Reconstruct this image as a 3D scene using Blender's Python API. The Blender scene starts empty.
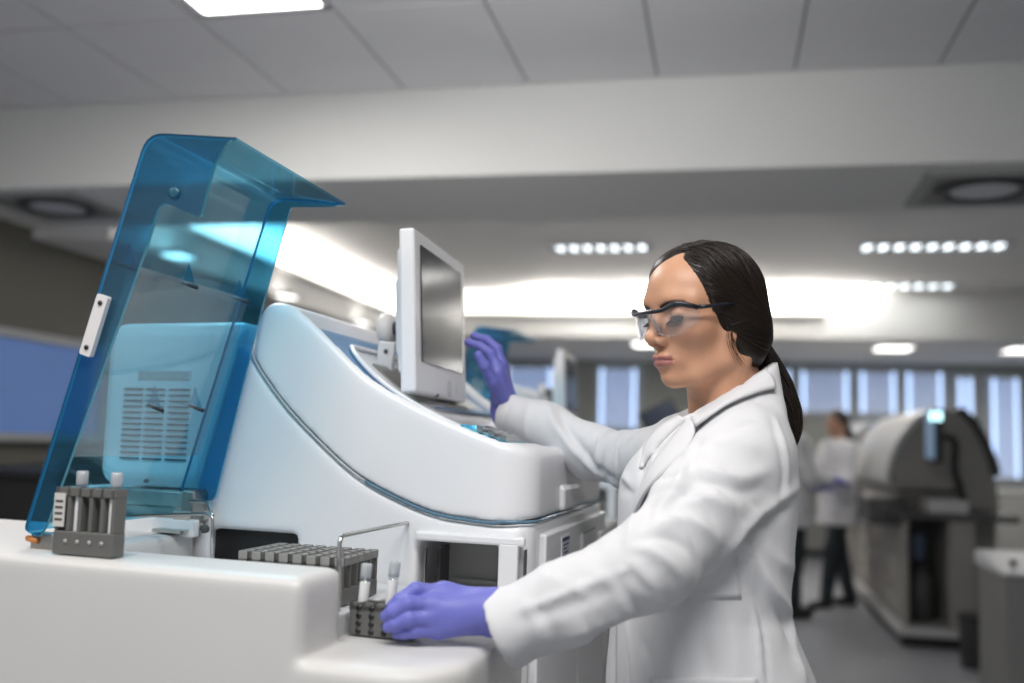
import bpy, bmesh, math, random
import numpy as np
from mathutils import Vector, Matrix
random.seed(7); RNG = np.random.RandomState(7)
scene = bpy.context.scene
COL = scene.collection
PI = math.pi

# ------------------------------------------------------------------ camera
F_PX = 995.56; CZ = 1.30; HZ = 443.0; ROLL = math.radians(1.72)
_p = math.atan((HZ-341.5)/F_PX)
FW = np.array([0, math.cos(_p), math.sin(_p)])
_r0 = np.array([1., 0, 0]); _u0 = np.array([0, -math.sin(_p), math.cos(_p)])
RT = math.cos(ROLL)*_r0 + math.sin(ROLL)*_u0
UP = -math.sin(ROLL)*_r0 + math.cos(ROLL)*_u0
CAM = np.array([0, 0, CZ])
def ray(px, py): return FW + (px-512)/F_PX*RT + (341.5-py)/F_PX*UP
def at(px, py, Y):
    d = ray(px, py); return CAM + d*(Y/d[1])
def atz(px, py, z):
    d = ray(px, py); return CAM + d*((z-CZ)/d[2])
def atplane(px, py, P, n):
    d = ray(px, py); n = np.array(n); return CAM + d*(np.dot(np.array(P)-CAM, n)/np.dot(d, n))

cam_d = bpy.data.cameras.new('camera'); cam = bpy.data.objects.new('camera', cam_d); COL.objects.link(cam)
M = Matrix.Identity(4)
for i in range(3):
    M[i][0] = RT[i]; M[i][1] = UP[i]; M[i][2] = -FW[i]; M[i][3] = CAM[i]
cam.matrix_world = M
cam_d.sensor_width = 36; cam_d.lens = 35; cam_d.clip_start = .05; cam_d.clip_end = 100
cam_d.dof.use_dof = True; cam_d.dof.focus_distance = 1.60; cam_d.dof.aperture_fstop = 1.7
scene.camera = cam

# ------------------------------------------------------------------ materials
def mat(name, col, rough=.5, metal=0., noise=0., scale=30., bump=0., bscale=80., spec=.5, sheen=0., coat=0., vcol=None, dist=.002):
    m = bpy.data.materials.new(name); m.use_nodes = True
    nt = m.node_tree; b = nt.nodes['Principled BSDF']
    b.inputs['Base Color'].default_value = (*col, 1); b.inputs['Roughness'].default_value = rough
    b.inputs['Metallic'].default_value = metal; b.inputs['Specular IOR Level'].default_value = spec
    if sheen: b.inputs['Sheen Weight'].default_value = sheen
    if coat: b.inputs['Coat Weight'].default_value = coat
    tc = nt.nodes.new('ShaderNodeTexCoord')
    src = None
    if vcol:
        a = nt.nodes.new('ShaderNodeVertexColor'); a.layer_name = vcol; src = a.outputs['Color']
    if noise:
        n = nt.nodes.new('ShaderNodeTexNoise'); n.inputs['Scale'].default_value = scale; n.inputs['Detail'].default_value = 4
        nt.links.new(tc.outputs['Object'], n.inputs['Vector'])
        r = nt.nodes.new('ShaderNodeMapRange'); r.inputs[3].default_value = 1-noise; r.inputs[4].default_value = 1+noise
        nt.links.new(n.outputs['Fac'], r.inputs[0])
        mx = nt.nodes.new('ShaderNodeMix'); mx.data_type = 'RGBA'; mx.blend_type = 'MULTIPLY'; mx.inputs[0].default_value = 1
        mx.inputs[6].default_value = (*col, 1)
        if src: nt.links.new(src, mx.inputs[6])
        nt.links.new(r.outputs[0], mx.inputs[7]); src = mx.outputs[2]
    if src: nt.links.new(src, b.inputs['Base Color'])
    if bump:
        n2 = nt.nodes.new('ShaderNodeTexNoise'); n2.inputs['Scale'].default_value = bscale; n2.inputs['Detail'].default_value = 5
        nt.links.new(tc.outputs['Object'], n2.inputs['Vector'])
        bp = nt.nodes.new('ShaderNodeBump'); bp.inputs['Strength'].default_value = bump; bp.inputs['Distance'].default_value = dist
        nt.links.new(n2.outputs['Fac'], bp.inputs['Height']); nt.links.new(bp.outputs[0], b.inputs['Normal'])
    return m
def emis(name, col, strength):
    m = bpy.data.materials.new(name); m.use_nodes = True; nt = m.node_tree
    b = nt.nodes['Principled BSDF']; b.inputs['Base Color'].default_value = (*col, 1)
    b.inputs['Emission Color'].default_value = (*col, 1); b.inputs['Emission Strength'].default_value = strength
    return m
def sheet(name, col, gloss=.0, rough=.05, ior=1.5):
    "thin see-through plastic: tinted transmission plus a Fresnel reflection"
    m = bpy.data.materials.new(name); m.use_nodes = True; nt = m.node_tree
    for n in list(nt.nodes):
        if n.type != 'OUTPUT_MATERIAL': nt.nodes.remove(n)
    out = [n for n in nt.nodes][0]
    t = nt.nodes.new('ShaderNodeBsdfTransparent'); t.inputs[0].default_value = (*col, 1)
    g = nt.nodes.new('ShaderNodeBsdfGlossy'); g.inputs['Roughness'].default_value = rough; g.inputs[0].default_value = (1, 1, 1, 1)
    f = nt.nodes.new('ShaderNodeFresnel')
    ge = nt.nodes.new('ShaderNodeNewGeometry'); mr = nt.nodes.new('ShaderNodeMapRange'); mr.inputs[3].default_value = ior; mr.inputs[4].default_value = 1/ior
    nt.links.new(ge.outputs['Backfacing'], mr.inputs[0]); nt.links.new(mr.outputs[0], f.inputs['IOR'])
    x = nt.nodes.new('ShaderNodeMixShader')
    nt.links.new(f.outputs[0], x.inputs[0]); nt.links.new(t.outputs[0], x.inputs[1]); nt.links.new(g.outputs[0], x.inputs[2])
    nt.links.new(x.outputs[0], out.inputs[0])
    if gloss:
        df = nt.nodes.new('ShaderNodeBsdfDiffuse'); df.inputs[0].default_value = (col[0]*.8, col[1]*.8, col[2]*.8, 1)
        x2 = nt.nodes.new('ShaderNodeMixShader'); x2.inputs[0].default_value = gloss
        nt.links.new(x.outputs[0], x2.inputs[1]); nt.links.new(df.outputs[0], x2.inputs[2]); nt.links.new(x2.outputs[0], out.inputs[0])
    return m

WHITE = mat('white_plastic', (.80, .80, .82), .32, noise=.015, scale=12)
WHITE2 = mat('warm_white_plastic', (.64, .63, .62), .42, noise=.02, scale=9, bump=.05, bscale=900)
OFFW = mat('grey_white_plastic', (.62, .63, .65), .4, noise=.02)
GREYP = mat('grey_plastic', (.13, .13, .124), .45, noise=.06, scale=60)
DGREY = mat('dark_grey_plastic', (.07, .07, .072), .5, noise=.1)
BLACK = mat('black_plastic', (.012, .012, .013), .35, noise=.1)
STEEL = mat('brushed_steel', (.55, .54, .52), .28, metal=1., noise=.08, scale=90)
DSTEEL = mat('dull_steel', (.36, .35, .33), .4, metal=1., noise=.1, scale=60)
HOODM = sheet('blue_acrylic', (.45, .775, .90), gloss=.025)
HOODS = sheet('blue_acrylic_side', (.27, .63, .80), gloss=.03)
HOODE = mat('blue_acrylic_edge', (.06, .36, .50), .2, noise=.03, coat=.4)  # bright light-catching look of the cut edges, painted in as cyan
CLEAR = sheet('clear_plastic', (.93, .95, .95), gloss=.0)
SMOKE = sheet('smoke_clear_plastic', (.92, .93, .93), gloss=.07)
BLUEGL = mat('blue_glazing', (.12, .26, .45), .32, noise=.1, scale=5, spec=.3)
SEAMM = mat('blue_grey_gloss_trim', (.10, .19, .27), .15, noise=.05)
SEAMG = mat('grey_trim', (.38, .41, .43), .35, noise=.05)

# ------------------------------------------------------------------ scene bookkeeping
def worldloc(o):
    v = Vector((0, 0, 0))
    while o: v += o.location; o = o.parent
    return v
def empty(name, loc, label, cat, group=None, kind=None):
    o = bpy.data.objects.new(name, None); COL.objects.link(o); o.location = loc; o.empty_display_size = .05
    return tag(o, label, cat, group, kind)
def tag(o, label=None, cat=None, group=None, kind=None):
    if label: o['label'] = label
    if cat: o['category'] = cat
    if group: o['group'] = group
    if kind: o['kind'] = kind
    return o
def mesh_obj(name, V, Fs, m, parent=None, smooth=True, origin=None):
    "V in world coordinates; kept relative to the parent"
    V = np.asarray(V, dtype=np.float64).reshape(-1, 3)
    off = np.array(worldloc(parent)) if parent else (np.array(origin) if origin is not None else np.zeros(3))
    me = bpy.data.meshes.new(name)
    if isinstance(Fs, np.ndarray):
        n, k = Fs.shape
        me.vertices.add(len(V)); me.vertices.foreach_set('co', (V-off).astype(np.float32).ravel())
        me.loops.add(n*k); me.loops.foreach_set('vertex_index', Fs.astype(np.int32).ravel())
        me.polygons.add(n); me.polygons.foreach_set('loop_start', np.arange(0, n*k, k, dtype=np.int32))
        me.update(calc_edges=True); me.validate()
    else:
        me.from_pydata((V-off).tolist(), [], [list(f) for f in Fs]); me.update()
    me.polygons.foreach_set('use_smooth', np.full(len(me.polygons), bool(smooth)))
    if isinstance(m, (list, tuple)):
        for q in m: me.materials.append(q)
    else: me.materials.append(m)
    o = bpy.data.objects.new(name, me); COL.objects.link(o)
    if parent: o.parent = parent
    elif origin is not None: o.location = origin
    return o
def copy_tree(o, parent=None):
    c = o.copy(); COL.objects.link(c)
    if parent: c.parent = parent
    for ch in list(o.children): copy_tree(ch, c)
    return c

class MB:
    "collects shapes into one mesh"
    def __init__(s): s.V = []; s.F = []; s.S = []
    def add(s, V, F, smooth=False):
        k = sum(len(x) for x in s.V); s.V.append(np.asarray(V, float).reshape(-1, 3)); s.F += [[i+k for i in f] for f in F]; s.S += [smooth]*len(F); return s
    def bmesh(s, bm, X=None, smooth=False):
        bm.verts.index_update(); V = np.array([v.co[:] for v in bm.verts]); F = [[v.index for v in f.verts] for f in bm.faces]
        bm.free()
        if X is not None: V = X(V)
        return s.add(V, F, smooth)
    def box(s, c, size, ax=None, r=0., seg=2, X=None):
        "box centred c, size, axes = rows of ax, bevel r"
        bm = bmesh.new(); bmesh.ops.create_cube(bm, size=1)
        for v in bm.verts: v.co = Vector((v.co.x*size[0], v.co.y*size[1], v.co.z*size[2]))
        if r: bmesh.ops.bevel(bm, geom=list(bm.edges), offset=r, segments=seg, affect='EDGES', profile=.5)
        A = np.eye(3) if ax is None else np.array(ax)
        c = np.array(c)
        f = lambda V: V@A+c
        return s.bmesh(bm, (lambda V: X(f(V))) if X else f, smooth=False)
    def prism(s, poly, ext, r=0., seg=2):
        "polygon of 3-D points swept by vector ext"
        bm = bmesh.new(); vs = [bm.verts.new(Vector(p)) for p in poly]; f = bm.faces.new(vs)
        g = bmesh.ops.extrude_face_region(bm, geom=[f])
        for e in g['geom']:
            if isinstance(e, bmesh.types.BMVert): e.co += Vector(ext)
        bmesh.ops.recalc_face_normals(bm, faces=list(bm.faces))
        if r: bmesh.ops.bevel(bm, geom=list(bm.edges), offset=r, segments=seg, affect='EDGES', profile=.5)
        return s.bmesh(bm)
    def tube(s, pts, r, seg=10, closed=False, rs=None, caps=True):
        P = [np.array(p, float) for p in pts]; n = len(P); V = []; F = []
        prev = None
        for i in range(n):
            if closed: t = P[(i+1) % n]-P[i-1]
            else: t = P[min(i+1, n-1)]-P[max(i-1, 0)]
            t = t/(np.linalg.norm(t)+1e-12)
            if prev is None:
                a = np.array([0, 0, 1.]) if abs(t[2]) < .9 else np.array([1., 0, 0])
                x = np.cross(t, a)
            else: x = prev-t*np.dot(prev, t)
            x /= np.linalg.norm(x)+1e-12; y = np.cross(t, x); prev = x
            rr = rs[i] if rs is not None else r
            for k in range(seg):
                an = 2*PI*k/seg; V.append(P[i]+rr*(math.cos(an)*x+math.sin(an)*y))
        for i in range(n if closed else n-1):
            j = (i+1) % n
            for k in range(seg):
                l = (k+1) % seg; F.append([i*seg+k, i*seg+l, j*seg+l, j*seg+k])
        if not closed and caps: F.append(list(range(seg))[::-1]); F.append([(n-1)*seg+k for k in range(seg)])
        return s.add(V, F, True)
    def lathe(s, prof, base, axis=(0, 0, 1), seg=24):
        "prof: (radius, height) along axis"
        a = np.array(axis, float); a /= np.linalg.norm(a); t = np.array([1., 0, 0]) if abs(a[0]) < .9 else np.array([0, 1., 0])
        x = np.cross(a, t); x /= np.linalg.norm(x); y = np.cross(a, x); V = []; F = []; base = np.array(base)
        for (r, h) in prof:
            for k in range(seg):
                an = 2*PI*k/seg; V.append(base+a*h+max(r, 1e-5)*(math.cos(an)*x+math.sin(an)*y))
        for i in range(len(prof)-1):
            for k in range(seg):
                l = (k+1) % seg; F.append([i*seg+k, i*seg+l, (i+1)*seg+l, (i+1)*seg+k])
        F.append(list(range(seg))[::-1]); F.append([(len(prof)-1)*seg+k for k in range(seg)])
        return s.add(V, F, True)
    def build(s, name, m, parent=None, origin=None):
        V = np.concatenate(s.V); o = mesh_obj(name, V, s.F, m, parent, False, origin)
        o.data.polygons.foreach_set('use_smooth', s.S); return o

def arc_round(pts, r, n=5):
    "round the corners of an open 3-D polyline"
    P = [np.array(p, float) for p in pts]; out = [P[0]]
    for i in range(1, len(P)-1):
        a = P[i-1]-P[i]; b = P[i+1]-P[i]; la, lb = np.linalg.norm(a), np.linalg.norm(b); d = min(r, la*.45, lb*.45)
        p0 = P[i]+a/la*d; p2 = P[i]+b/lb*d
        for k in range(n+1):
            t = k/n; out.append((1-t)**2*p0+2*t*(1-t)*P[i]+t*t*p2)
    out.append(P[-1]); return out

# ------------------------------------------------------------------ implicit surfaces
def smin(a, b, k):
    h = np.clip(.5+.5*(b-a)/k, 0, 1); return b*(1-h)+a*h-k*h*(1-h)
def smax(a, b, k): return -smin(-a, -b, k)
def surface_nets(Fv, o, h):
    nx, ny, nz = Fv.shape; S = Fv < 0
    cnt = np.zeros((nx-1, ny-1, nz-1), np.int8)
    for dx in (0, 1):
        for dy in (0, 1):
            for dz in (0, 1): cnt += S[dx:nx-1+dx, dy:ny-1+dy, dz:nz-1+dz]
    I = np.argwhere((cnt > 0) & (cnt < 8)); idx = -np.ones(cnt.shape, np.int64); idx[tuple(I.T)] = np.arange(len(I))
    acc = np.zeros((len(I), 3)); num = np.zeros(len(I))
    cor = [(a, b, c) for a in (0, 1) for b in (0, 1) for c in (0, 1)]
    for p in cor:
        for ax in range(3):
            if p[ax]: continue
            q = list(p); q[ax] = 1
            f0 = Fv[I[:, 0]+p[0], I[:, 1]+p[1], I[:, 2]+p[2]]; f1 = Fv[I[:, 0]+q[0], I[:, 1]+q[1], I[:, 2]+q[2]]
            m = (f0 < 0) != (f1 < 0); t = f0/(f0-f1+1e-20)
            pos = np.array(p, float)[None, :].repeat(len(I), 0); pos[:, ax] = t
            acc[m] += pos[m]; num[m] += 1
    V = (I+acc/num[:, None])*h+np.array(o)
    Q = []
    for ax in range(3):
        b, c = (ax+1) % 3, (ax+2) % 3
        sl0 = [slice(None)]*3; sl1 = [slice(None)]*3; sl0[ax] = slice(0, -1); sl1[ax] = slice(1, None)
        for q in (b, c):
            sl0[q] = slice(1, -1); sl1[q] = slice(1, -1)
        A = S[tuple(sl0)]; B = S[tuple(sl1)]
        E = np.argwhere(A != B); fl = A[tuple(E.T)]
        E2 = E.copy(); E2[:, b] += 1; E2[:, c] += 1
        def cell(db, dc):
            X = E2.copy(); X[:, b] -= db; X[:, c] -= dc; return idx[tuple(X.T)]
        q = np.stack([cell(1, 1), cell(0, 1), cell(0, 0), cell(1, 0)], 1)
        q[~fl] = q[~fl][:, ::-1]; Q.append(q)
    return V, np.concatenate(Q)
def relax(V, Q, n=2, lam=.5):
    E = np.concatenate([Q[:, [0, 1]], Q[:, [1, 2]], Q[:, [2, 3]], Q[:, [3, 0]]])
    for it in range(n):
        acc = np.zeros_like(V); num = np.zeros(len(V))
        for k in range(3):
            acc[:, k] = np.bincount(E[:, 0], V[E[:, 1], k], len(V))+np.bincount(E[:, 1], V[E[:, 0], k], len(V))
        num = np.bincount(E[:, 0], minlength=len(V))+np.bincount(E[:, 1], minlength=len(V))
        V = V+lam*(acc/num[:, None]-V)
    return V
def sdf_mesh(fn, lo, hi, h, sm=2):
    lo = np.array(lo, float); n = np.ceil((np.array(hi)-lo)/h).astype(int)+1
    ax = [(lo[i]+h*np.arange(n[i])).astype(np.float32) for i in range(3)]
    X, Y, Z = np.meshgrid(*ax, indexing='ij')
    V, Q = surface_nets(fn(X, Y, Z), lo, h)
    return relax(V, Q, sm), Q
def s_ell(X, Y, Z, c, r):
    x = (X-c[0])/r[0]; y = (Y-c[1])/r[1]; z = (Z-c[2])/r[2]
    k0 = np.sqrt(x*x+y*y+z*z)+1e-9; k1 = np.sqrt((x/r[0])**2+(y/r[1])**2+(z/r[2])**2)+1e-9
    return k0*(k0-1)/k1
def s_cap(X, Y, Z, a, b, ra, rb):
    a = np.array(a, float); b = np.array(b, float); d = b-a; L = np.dot(d, d)+1e-12
    t = np.clip(((X-a[0])*d[0]+(Y-a[1])*d[1]+(Z-a[2])*d[2])/L, 0, 1)
    return np.sqrt((X-a[0]-t*d[0])**2+(Y-a[1]-t*d[1])**2+(Z-a[2]-t*d[2])**2)-(ra+t*(rb-ra))
def s_chain(X, Y, Z, pts, rs, k=.01):
    D = None
    for i in range(len(pts)-1):
        q = s_cap(X, Y, Z, pts[i], pts[i+1], rs[i], rs[i+1]); D = q if D is None else smin(D, q, k)
    return D
def s_box(X, Y, Z, lo, hi, r=0.):
    c = [(a+b)/2 for a, b in zip(lo, hi)]; e = [(b-a)/2-r for a, b in zip(lo, hi)]
    x = np.abs(X-c[0])-e[0]; y = np.abs(Y-c[1])-e[1]; z = np.abs(Z-c[2])-e[2]
    return np.sqrt(np.maximum(x, 0)**2+np.maximum(y, 0)**2+np.maximum(z, 0)**2)+np.minimum(np.maximum(x, np.maximum(y, z)), 0)-r
def s_poly(x, y, P):
    "2-D signed distance to polygon P (any arrays x, y)"
    P = np.array(P, float); d = np.full(x.shape, 1e9); ins = np.zeros(x.shape, bool); n = len(P)
    for i in range(n):
        a = P[i]; b = P[(i+1) % n]; e = b-a; wx = x-a[0]; wy = y-a[1]
        t = np.clip((wx*e[0]+wy*e[1])/(e@e+1e-15), 0, 1); d = np.minimum(d, (wx-t*e[0])**2+(wy-t*e[1])**2)
        c = ((a[1] > y) != (b[1] > y)) & (x < (b[0]-a[0])*(y-a[1])/((b[1]-a[1]) or 1e-12)+a[0]); ins ^= c
    d = np.sqrt(d); return np.where(ins, -d, d)
def spline(pts, n=8):
    "Catmull-Rom through points"
    P = [np.array(p, float) for p in pts]; out = []
    for i in range(len(P)-1):
        p0 = P[max(i-1, 0)]; p1 = P[i]; p2 = P[i+1]; p3 = P[min(i+2, len(P)-1)]
        for k in range(n):
            t = k/n; out.append(.5*((2*p1)+(-p0+p2)*t+(2*p0-5*p1+4*p2-p3)*t*t+(-p0+3*p1-3*p2+p3)*t**3))
    out.append(P[-1]); return np.array(out)
# ------------------------------------------------------------------ the room (its own axes, turned 12 degrees to the camera)
_a = math.radians(12.1)
XD = np.array([math.cos(_a), -math.sin(_a), 0]); YD = np.array([math.sin(_a), math.cos(_a), 0]); ZD = np.array([0, 0, 1.])
J0 = np.array([-.037, 4.605, 0])
RAX = np.array([XD, YD, ZD])
def rm(x, y, z): return J0+x*XD+y*YD+z*ZD
def rmc(P): q = np.array(P)-J0; return q@XD, q@YD, P[2]
def rbox(mb, x0, x1, y0, y1, z0, z1, r=0.):
    return mb.box(rm((x0+x1)/2, (y0+y1)/2, (z0+z1)/2), (x1-x0, y1-y0, z1-z0), RAX, r)
def struct(name, mb, m, origin=None): return tag(mb.build(name, m, None, origin), kind='structure')

PAINT = mat('painted_plaster', (.76, .76, .745), .6, noise=.02, scale=3)
CEILT = mat('ceiling_tile', (.74, .74, .76), .8, noise=.03, scale=5, bump=.2, bscale=150)
CEILG = mat('ceiling_grid', (.30, .30, .31), .5)
CEILM = mat('smooth_ceiling', (.82, .81, .80), .7, noise=.02, scale=2)
OLIVE = mat('olive_grey_wall', (.15, .145, .12), .7, noise=.05, scale=3)
FARW = mat('far_wall_paint', (.34, .35, .32), .7, noise=.03, scale=3)
FLOORM = mat('grey_vinyl_floor', (.36, .37, .40), .3, noise=.12, scale=14)
XL, XR, YF, YC = -3.29, 6.6, 9.3, 6.4
fl = MB(); rbox(fl, -6, XR+.2, -8, YF+.2, -.1, 0); struct('floor', fl, FLOORM)
ce = MB()
for i in range(-10, 11):
    for j in range(0, 6):
        x0 = .08+.61*i; y1 = -.912-1.22*(j-1)
        if j == 0: y1 = 0; y0 = -.912+.008
        else: y0 = y1-1.22+.008
        rbox(ce, x0+.006, x0+.604, y0, y1-.008, 3.0, 3.03)
o_ce = struct('ceiling', ce, CEILT)
cg = MB(); rbox(cg, -6.1, 6.6, -7.1, 0, 3.012, 3.05); tag(cg.build('ceiling_grid', CEILG, o_ce))
b = MB(); rbox(b, -3.6, XR, 0, .95, 2.56, 3.2, .01); struct('trim_1', b, PAINT)
# raised ceiling bay behind the bulkhead, with lower soffits left and beyond
b = MB(); rbox(b, -4, XR, .9, YC+.4, 3.0, 3.1); struct('trim_2', b, CEILM)
P1 = rmc(atz(294, 212, 3.0)); P2 = rmc(atz(388, 290, 3.0))
XB = P2[0]; 
b = MB(); rbox(b, XB-.3, XR, YC, YC+.3, 2.49, 3.05, .01); struct('trim_3', b, PAINT)
b = MB(); b.prism([rm(P1[0]-.55, .95, 2.49), rm(P1[0]-.55, .95, 3.05), rm(P1[0]-.8, .95, 3.05), rm(P1[0]-.8, .95, 2.49)], rm(XB, YC+.1, 0)-rm(P1[0]-.55, .95, 0)); struct('trim_4', b, PAINT)
b = MB(); rbox(b, -4, XR, YC+.29, YF+.2, 2.49, 2.6); struct('trim_5', b, CEILM)
b = MB(); b.prism([rm(-3.5, .94, 2.50), rm(P1[0]-.6, .94, 2.50), rm(XB-.02, YC+.35, 2.50), rm(-3.5, YC+.35, 2.50)], (0, 0, .1)); struct('trim_6', b, CEILM)
b = MB(); rbox(b, XL-.2, XL, -6, YF+.2, 0, 3.1); struct('wall_left', b, OLIVE)
b = MB(); rbox(b, XL-.2, XR+.2, YF, YF+.2, 0, 3.1); struct('wall_back', b, FARW)
b = MB(); rbox(b, XR, XR+.2, -2, YF+.2, 0, 3.1); struct('wall_right', b, FARW)

# cove lighting: lit diffuser strips along the top of the fascias
COVE = emis('cove_light_glow', (1., .965, .90), 2.2)
def cove(p0, p1, nrm, label):
    p0, p1 = np.array(p0), np.array(p1); d = p1-p0; L = np.linalg.norm(d); d /= L; nrm = np.array(nrm)
    root = empty('cove_light', Vector(p0), label, 'cove light', 'cove lights of the raised ceiling')
    m = MB(); m.box((p0+p1)/2+nrm*.02+ZD*.15, (L, .04, .24), [d, nrm, ZD], .01); m.build('diffuser', COVE, root)
    m = MB(); m.box((p0+p1)/2+nrm*.03+ZD*.015, (L, .07, .03), [d, nrm, ZD], .006); m.build('ledge', PAINT, root)
cove(rm(XB+.03, YC, 2.725), rm(2.05, YC, 2.725), -YD, 'long bright cove light strip across the far ceiling step')
_d = rm(XB, YC+.1, 0)-rm(P1[0]-.55, .95, 0); _d /= np.linalg.norm(_d); _n = np.array([_d[1], -_d[0], 0])
cove(rm(P1[0]-.55, .95, 2.725)+_n*.001, rm(XB, YC+.02, 2.725)+_n*.001-_d*.08, _n, 'bright cove light strip running along the left ceiling step')

LAMP = emis('lamp_diffuser_glow', (1., .98, .95), 6.)
def area(name, loc, sx, sy, power, rotz=0, col=(1, .97, .93), tilt=(0, 0)):
    l = bpy.data.lights.new(name, 'AREA'); l.shape = 'RECTANGLE'; l.size = sx; l.size_y = sy; l.energy = power; l.color = col
    o = bpy.data.objects.new(name, l); COL.objects.link(o); o.location = loc; o.rotation_euler = (tilt[0], tilt[1], rotz); return o
def troffer(x0, x1, y0, y1, z, label, group, ncell, power, cellmat=LAMP, across=True):
    root = empty('ceiling_light', Vector(rm((x0+x1)/2, (y0+y1)/2, z)), label, 'ceiling light', group)
    f = MB(); t = .025
    rbox(f, x0, x1, y0, y0+t, z-.014, z+.02); rbox(f, x0, x1, y1-t, y1, z-.014, z+.02); rbox(f, x0, x0+t, y0, y1, z-.014, z+.02); rbox(f, x1-t, x1, y0, y1, z-.014, z+.02)
    f.build('frame', OFFW, root)
    dm = MB()
    if ncell == 0: rbox(dm, x0+t, x1-t, y0+t, y1-t, z-.006, z+.004)
    elif ncell < 0:                                                      # prismatic panels
        k = -ncell
        for i in range(k):
            a = x0+t+(x1-x0-2*t)*i/k; bb = x0+t+(x1-x0-2*t)*(i+1)/k
            rbox(dm, a+.004, bb-.004, y0+t, y1-t, z-.01, z+.004, .012)
    else:
        for i in range(ncell):
            a = x0+t+(x1-x0-2*t)*i/ncell; bb = x0+t+(x1-x0-2*t)*(i+1)/ncell
            rbox(dm, a+.035, bb-.035, y0+t+.03, y1-t-.03, z-.008, z+.004)
        lv = MB(); rbox(lv, x0+t, x1-t, y0+t, y1-t, z-.004, z+.01); lv.build('louvre', OFFW, root)
    dm.build('diffuser', cellmat, root)
    if power:
        c = rm((x0+x1)/2, (y0+y1)/2, z-.03); area('ceiling_lamp', Vector(c), x1-x0-.06, y1-y0-.06, power, -_a)
    return root
# ------------------------------------------------------------------ the analyser
C0 = at(531, 523, 1.62); C0[2] = 0
_th = math.radians(20); SD = np.array([-math.cos(_th), math.sin(_th), 0]); _ph = math.radians(14); WD = np.array([math.sin(_ph), math.cos(_ph), 0])
NS = np.array([math.sin(_th), math.cos(_th), 0])
_B2 = np.linalg.inv(np.array([SD[:2], WD[:2]]).T)
MAX3 = np.array([SD, WD, ZD])
def mp(u, v, z): return C0+u*SD+v*WD+z*ZD
def mpa(V): V = np.asarray(V); return C0+V[:, :1]*SD+V[:, 1:2]*WD+V[:, 2:3]*ZD
def uvz(P): q = _B2@(np.array(P)-C0)[:2]; return np.array([q[0], q[1], P[2]])
def uz(px, py, v=0.): return uvz(atplane(px, py, C0+v*WD, NS))
def sdf_m(name, fn, lo, hi, h, m, parent, sm=2):
    V, Q = sdf_mesh(fn, lo, hi, h, sm); return mesh_obj(name, mpa(V), Q[:, ::-1], m, parent)   # (u,v,z) is left-handed
def ubox(mb, u0, u1, v0, v1, z0, z1, r=0.): return mb.box(mp((u0+u1)/2, (v0+v1)/2, (z0+z1)/2), (u1-u0, v1-v0, z1-z0), MAX3, r)

AN = empty('laboratory_analyser', Vector(C0), 'large white analyser with raised blue hood and loading deck, in the foreground', 'analyser', 'analysers in a row')
SEAM = spline([(.60, 1.56), (.546, 1.447), (.476, 1.362), (.396, 1.292), (.324, 1.239), (.255, 1.206), (.178, 1.18), (.111, 1.171), (.048, 1.168), (0, 1.173), (-.05, 1.173)], 6)
TOP = spline([(.548, 1.44), (.545, 1.49), (.530, 1.530), (.501, 1.543), (.448, 1.524), (.373, 1.463), (.301, 1.405), (.204, 1.357), (.093, 1.315), (.005, 1.292), (-.03, 1.29)], 6)
def plan_r(u, v, u0, u1, v0, v1, r):
    cx, cy = (u0+u1)/2, (v0+v1)/2; x = np.abs(u-cx)-((u1-u0)/2-r); y = np.abs(v-cy)-((v1-v0)/2-r)
    return np.sqrt(np.maximum(x, 0)**2+np.maximum(y, 0)**2)+np.minimum(np.maximum(x, y), 0)-r
def poly_uz(P, U, Z):
    d = s_poly(U[:, 0, :], Z[:, 0, :], P); return np.repeat(d[:, None, :], U.shape[1], 1).astype(np.float32)
VW = .78
cover_poly = [p for p in SEAM[6:]][::1]
cover_poly = [(u, z+.004) for u, z in SEAM[6:]]+[tuple(p) for p in TOP[::-1]]
# region of the top recess in profile: a thin layer under the top outline
rec_poly = [(u, z) for u, z in spline([(.45, 1.51), (.40, 1.468), (.313, 1.40), (.232, 1.355), (.155, 1.322), (.08, 1.297), (.045, 1.288)], 6)]
rec_cut = [(u+.004, z-.014) for u, z in rec_poly]+[(.03, 1.6), (.47, 1.7)]
cover_big = [(u, z-.06) for u, z in SEAM[6:]]+[tuple(p) for p in TOP[::-1]]
above_seam = [(u, z+.0035) for u, z in SEAM]+[(-.2, 1.173), (-.2, 1.9), (.8, 1.9), (.62, 1.60)]
def f_cover(U, V, Z):
    d = smax(poly_uz(cover_big, U, Z), plan_r(U, V, 0., .60, 0., VW, .075), .020)
    d = np.maximum(d, poly_uz(above_seam, U, Z))
    r = np.maximum(poly_uz(rec_cut, U, Z), plan_r(U, V, .05, .468, .016, VW-.04, .02))
    r2 = np.maximum(poly_uz([(u, z-.075) for u, z in rec_poly if u < .27]+[(.03, 1.21), (.03, 1.6), (.27, 1.6)], U, Z), plan_r(U, V, .035, .265, .20, .62, .02))
    return smax(smax(d, -r, .004), -r2, .004)
sdf_m('upper_cover', f_cover, (-.02, -.02, 1.14), (.62, VW+.02, 1.58), .0055, WHITE, AN)
low_poly = [(.578, 1.475)]+[(u, z-.002) for u, z in SEAM if -.03 < u <= .556]+[(-.06, 1.171), (-.06, -.05), (1.0, -.05), (1.0, 1.19), (.655, 1.19)]
def f_low(U, V, Z):
    d = smax(poly_uz(low_poly, U, Z), plan_r(U, V, 0., .98, 0., VW, .05), .008)
    d = smax(d, .0-Z+.06, .01)
    win = s_box(U, V, Z, (.053, -.1, .93), (.200, .30, 1.134), .006)
    slot = s_box(U, V, Z, (.431, -.1, 1.04), (.612, .25, 1.130), .003)
    tray = s_box(U, V, Z, (.0, -.2, .0), (.0, .0, .0))
    return np.maximum(np.maximum(d, -win), -slot)
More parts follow.
